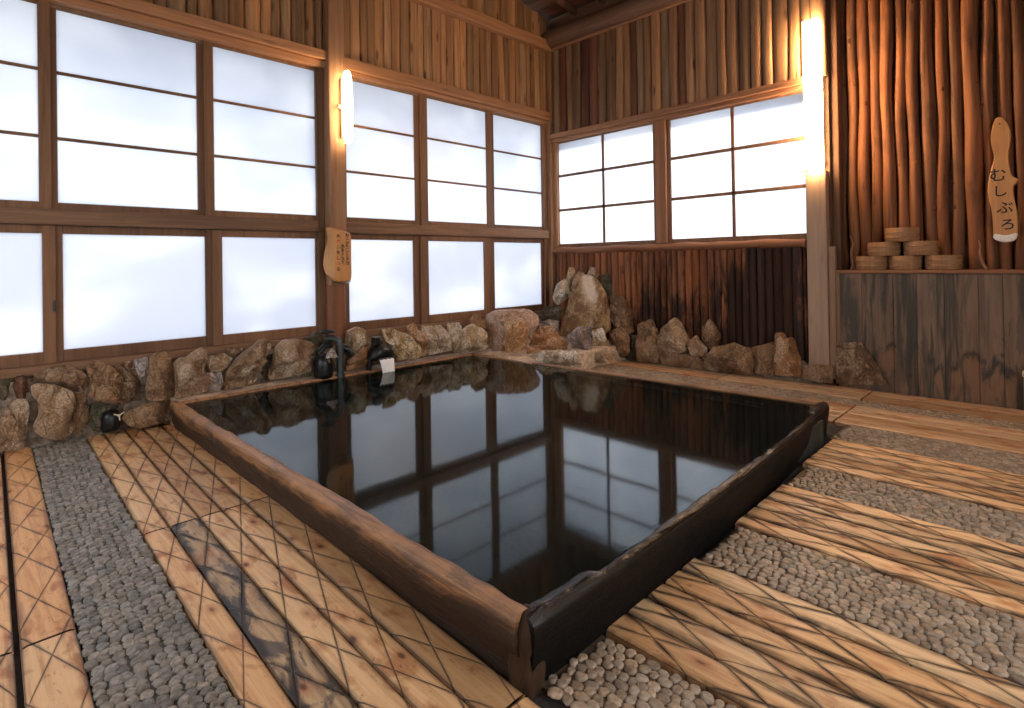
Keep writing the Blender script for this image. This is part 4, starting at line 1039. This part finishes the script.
t = root('water_spout', 'dark iron spout with a square cap pouring water into the bath', 'spout', (0.43, -2.98, 0.2))
mb = MB()
rings = []
for (y_, hw, zt, zb_) in ((-3.10, .05, .335, .29), (-3.075, .085, .375, .285), (-3.02, .10, .43, .285), (-2.97, .10, .435, .285), (-2.91, .09, .40, .285), (-2.865, .07, .365, .28), (-2.85, .04, .34, .29)):
    cz, hz = (zt + zb_) / 2, (zt - zb_) / 2
    rings.append([(0.40 + hw * (abs(cos(a_)) ** .7) * (1 if cos(a_) > 0 else -1), y_, cz + hz * (abs(sin(a_)) ** .6) * (1 if sin(a_) > 0 else -1)) for a_ in [2 * pi * q / 20 for q in range(20)]])
mb.rings(rings, (1, 1, 1), True, (True, True)); mb.tube([(0.40, -2.97, 0.44), (0.30, -2.97, 0.42), (0.22, -2.97, 0.36), (0.2, -2.97, 0.2)], 0.03, 12)
mb.build('spout_body', 'iron', t)
mb = MB(); mb.box((0.365, -3.055, 0.425), (0.44, -2.985, 0.51), bev=0.012); mb.build('cap', 'iron', t)
mb = MB(); mb.box((0.36, -3.11, 0.185), (0.42, -3.075, 0.32), bev=0.008); mb.build('leg', 'iron', t)
mb = MB(); mb.box((0.34, -2.89, 0.185), (0.38, -2.865, 0.31), bev=0.006); mb.build('leg', 'iron', t)
mb = MB(); mb.box((0.492, -3.055, 0.288), (0.512, -2.885, 0.312), bev=0.006); mb.build('lip', 'steel', t)
mb = MB(); rings = []
for i in range(9):
    f_ = i / 8; z_ = 0.306 - 0.134 * f_; xo = 0.505 + 0.045 * math.sqrt(f_); hw = 0.078 - 0.010 * f_
    front = [(xo + 0.008 * sin(q * 1.9 + 1) * (0.4 + f_) , -2.97 - hw + 2 * hw * q / 12, z_) for q in range(13)]
    rings.append(front + [(p[0] - 0.012, p[1], p[2]) for p in front[::-1]])
mb.rings(rings, (1, 1, 1), True, (True, True))
tag(mb.build('falling_water', 'pour'), 'white sheet of water falling from the dark iron spout', 'water', kind='stuff')

t = root('drain_valve', 'black drain pipe with a pale three-spoked handle in a hollow of the rock wall', 'valve', (0.12, -5.07, 0.02))
mb = MB(); mb.lathe([(0.0, 0.0), (0.055, 0.0), (0.06, 0.03), (0.06, 0.10), (0.045, 0.14), (0.0, 0.145)], (0.19, -5.075, 0.03), 20); mb.build('pipe', 'iron', t)
mb = MB(); mb.tube([(0.20, -5.04, 0.13), (0.27, -5.035, 0.145)], 0.008, 8)
for a_ in (0.5, 2.75, -1.5): mb.tube([(0.27, -5.035, 0.145), (0.272, -5.035 + 0.036 * cos(a_), 0.145 + 0.036 * sin(a_))], [0.0055, 0.0045], 8)
h_ = mb.build('handle', 'whitep', t); h_['label'] = 'pale three-spoked handle'

# ================================================================== WASH TUBS ON THE SHELF
def make_tub():
    t = root('wash_tub', 'x', 'wash tub', (0, 0, 0), 'wooden wash tubs stacked on the shelf')
    mb = MB(); n = 32
    mb.lathe([(0.0, 0.012), (0.108, 0.012), (0.112, 0.0), (0.121, 0.0), (0.124, 0.004), (0.126, 0.118), (0.124, 0.122), (0.116, 0.122), (0.113, 0.118), (0.110, 0.026), (0.0, 0.022)], (0, 0, 0), 40)
    mb.build('tub_body', 'tub', t)
    for z in (0.038, 0.082):
        mb = MB(); mb.lathe([(0.1235, z - 0.009), (0.1275, z - 0.007), (0.1285, z), (0.1275, z + 0.007), (0.1235, z + 0.009)], (0, 0, 0), 40); mb.build('hoop', 'tub_hoop', t)
    return t
proto = make_tub()
def dup(t):
    c = t.copy(); col.objects.link(c)
    for ch in list(t.children):
        d = ch.copy(); col.objects.link(d); d.parent = c
    return c
tubs = [(3.81, 0.115, 1.080, 'round wooden wash tub on the shelf, bottom row, nearest the pale post'),
        (4.065, 0.12, 1.080, 'round wooden wash tub on the shelf, middle of the bottom row'),
        (4.335, 0.11, 1.080, 'round wooden wash tub on the shelf, bottom row, end nearest the long sign'),
        (3.905, 0.12, 1.204, 'second-row wooden wash tub, the one nearer the pale post'),
        (4.180, 0.12, 1.204, 'second-row wooden wash tub, the one nearer the long sign'),
        (4.045, 0.12, 1.328, 'single wooden wash tub on top of the stack')]
for i, (x, y, z, lb) in enumerate(tubs):
    o = proto if i == 0 else dup(proto)
    o.location = (x, y, z); o.rotation_euler.z = i * 0.9; o['label'] = lb

# little dry branches standing on the shelf
def branch(pts, rad, lb):
    mb = MB(); mb.tube(pts, rad, 8)
    tag(mb.build('branch', 'branch', loc=pts[0]), lb, 'branch')
branch([(3.645, 0.10, 1.076), (3.662, 0.10, 1.12), (3.648, 0.11, 1.18), (3.640, 0.13, 1.25), (3.655, 0.15, 1.32), (3.625, 0.17, 1.40)], [0.013, 0.011, 0.010, 0.009, 0.008, 0.004], 'crooked dry branch standing on the shelf beside the pale post')
branch([(4.625, 0.06, 1.078), (4.60, 0.08, 1.12), (4.585, 0.09, 1.17), (4.575, 0.11, 1.22), (4.58, 0.14, 1.27), (4.565, 0.16, 1.32)], [0.012, 0.012, 0.010, 0.009, 0.007, 0.004], 'short dry branch standing on the shelf below the long sign')

# ================================================================== LAMPS
t = root('box_lamp', 'tall bright box-shaped wall lamp on the post beside the back window', 'lamp', (3.39, 0.0, 2.03))
mb = MB(); mb.box((3.335, -0.15, 2.03), (3.475, -0.045, 3.44), bev=0.012); mb.build('diffuser', 'lamp_box', t)
mb = MB(); mb.box((3.345, -0.047, 2.05), (3.465, 0.03, 3.42), bev=0.004); mb.build('back_plate', 'socket', t)
t = root('tube_lamp', 'glowing vertical tube lamp on the main window post', 'lamp', (0.15, -3.2, 2.35))
mb = MB(); mb.lathe([(0.0, 2.36), (0.022, 2.365), (0.036, 2.40), (0.046, 2.55), (0.049, 2.70), (0.046, 2.88), (0.036, 3.02), (0.022, 3.055), (0.0, 3.06)], (0.235, -3.19, 0), 24); mb.build('tube', 'lamp_tube', t)
mb = MB(); mb.box((0.143, -3.225, 2.42), (0.185, -3.155, 3.0), bev=0.006); mb.tube([(0.18, -3.26, 2.72), (0.18, -3.12, 2.72)], 0.016, 12); mb.build('bracket', 'socket', t)

# ================================================================== SIGNS
def text(s_, size, mat, parent, loc, rot, name='lettering', ext=0.0006):
    c = bpy.data.curves.new(name, 'FONT'); c.body = s_; c.size = size; c.extrude = ext; c.align_x = 'CENTER'; c.align_y = 'CENTER'
    c.offset = 0.0012
    tmp = bpy.data.objects.new('tmp', c); col.objects.link(tmp)
    bpy.context.view_layer.update()
    me = bpy.data.meshes.new_from_object(tmp.evaluated_get(bpy.context.evaluated_depsgraph_get()))
    bpy.data.objects.remove(tmp); bpy.data.curves.remove(c)
    me.materials.clear(); me.materials.append(M[mat])
    o = bpy.data.objects.new(name, me); col.objects.link(o)
    o.parent = parent; o.matrix_parent_inverse = Matrix.Translation(-parent.location); o.location = loc; o.rotation_euler = rot
    return o
so = [(4.685,2.3),(4.715,2.318),(4.751,2.279),(4.779,2.195),(4.778,2.116),(4.758,2.008),(4.768,1.896),(4.785,1.815),(4.82,1.803),(4.819,1.772),(4.784,1.744),(4.788,1.657),(4.81,1.529),(4.809,1.341),(4.789,1.302),(4.724,1.294),(4.658,1.323),(4.663,1.411),(4.655,1.573),(4.632,1.671),(4.631,1.769),(4.654,1.895),(4.68,1.988),(4.665,2.054),(4.654,2.137),(4.666,2.231)]
def smooth(P, n, it=1):
    Q = []
    for i in range(len(P)):
        a, b = Vector(P[i]), Vector(P[(i + 1) % len(P)])
        for k in range(n): Q.append(a.lerp(b, k / n))
    for _ in range(it): Q = [(Q[i - 1] + Q[i] * 2 + Q[(i + 1) % len(Q)]) / 4 for i in range(len(Q))]
    return Q
def slab_sign(P, y0, y1, mat, name, parent):
    c = sum(P, Vector((0, 0))) / len(P); b = 0.008
    def ring(y, ins): return [(p.x - (p - c).normalized().x * ins, y, p.y - (p - c).normalized().y * ins) for p in P]
    mb = MB(); mb.rings([ring(y0, 0), ring(y1 + b, 0), ring(y1 + b * .3, b * .4), ring(y1, b)], (1, 1, 1), True, (True, True)); return mb.build(name, mat, parent)
t = root('wooden_sign', 'long knobbly wooden sign with black brushed characters hanging on the log wall', 'sign', (4.72, 0.18, 1.3))
slab_sign(smooth(so, 3, 2), 0.17, 0.115, 'sign', 'board', t)
tp = smooth([(4.661, 1.375), (4.735, 1.352), (4.809, 1.375), (4.809, 1.343), (4.789, 1.304), (4.724, 1.296), (4.659, 1.325)], 3, 1)
o_ = slab_sign(tp, 0.119, 0.1135, 'tip', 'cut_end_glint', t); o_['label'] = 'painted glint of light on the lower cut end'  # thin pale piece: the glint on the cut end, painted in
for ch, x, z, s_ in (('む', 4.697, 1.835, 0.115), ('し', 4.707, 1.705, 0.10), ('ぶ', 4.735, 1.570, 0.105), ('ろ', 4.750, 1.435, 0.10)):
    text(ch, s_, 'ink', t, (x, 0.1135, z), (R(90), 0, 0))
mb = MB(); mb.tube([(4.715, 0.10, 2.25), (4.715, 0.22, 2.27)], 0.006, 8); mb.build('peg', 'iron', t)

t = root('notice_board', 'small thick wooden notice board with fine writing on the main window post', 'sign', (0.2, -3.26, 1.03))
fr = [(-3.347, 1.525), (-3.229, 1.507), (-3.18, 1.484), (-3.184, 1.286), (-3.182, 1.057), (-3.237, 1.038), (-3.335, 1.037), (-3.356, 1.062), (-3.362, 1.242), (-3.345, 1.332)]
bk = [(-3.392, 1.565), (-3.20, 1.53), (-3.14, 1.50), (-3.145, 1.288), (-3.14, 1.034), (-3.20, 1.012), (-3.331, 1.055), (-3.398, 1.125), (-3.416, 1.205), (-3.400, 1.33), (-3.362, 1.45)]
fr.insert(0, (-3.352, 1.45)); fr = fr[1:2] + fr[2:] + fr[:1]
F = smooth(fr, 4, 1); B_ = smooth(bk, 4, 1)
mb = MB(); mb.rings([[(0.146, p.x, p.y) for p in B_], [(0.17, p.x, p.y) for p in B_], [(0.25, p.x, p.y) for p in F], [(0.258, p.x * .97 + -3.27 * .03, p.y * .97 + 1.28 * .03) for p in F]], (1, 1, 1), True, (True, True)); mb.build('board', 'sign', t)
def column(s_, y, z, size, step, mats):
    for i, ch in enumerate(s_):
        text(ch, size, mats[i] if isinstance(mats, list) else mats, t, (0.2585, y, z - i * step), (R(90), 0, R(90)), ext=0.0004)
column('おゆが熱いときは', -3.226, 1.478, 0.040, 0.0385, 'ink')
column('水を入れて', -3.272, 1.375, 0.040, 0.0390, 'ink')
column('水せんをしめる', -3.318, 1.470, 0.040, 0.052, ['ink', 'red_ink', 'ink', 'ink', 'ink', 'red_ink', 'ink'])

# short pale post at the edge of the plank floor
mb = MB(); mb.lathe([(0.0, 0.0), (0.026, 0.0), (0.026, 0.26), (0.034, 0.265), (0.034, 0.30), (0.026, 0.31), (0.0, 0.312)], (4.86, -0.075, -0.0), 20)
tag(mb.build('short_post', 'whitep', loc=(4.86, -0.075, 0)), 'short cream-painted post standing in front of the stained board panel', 'post')
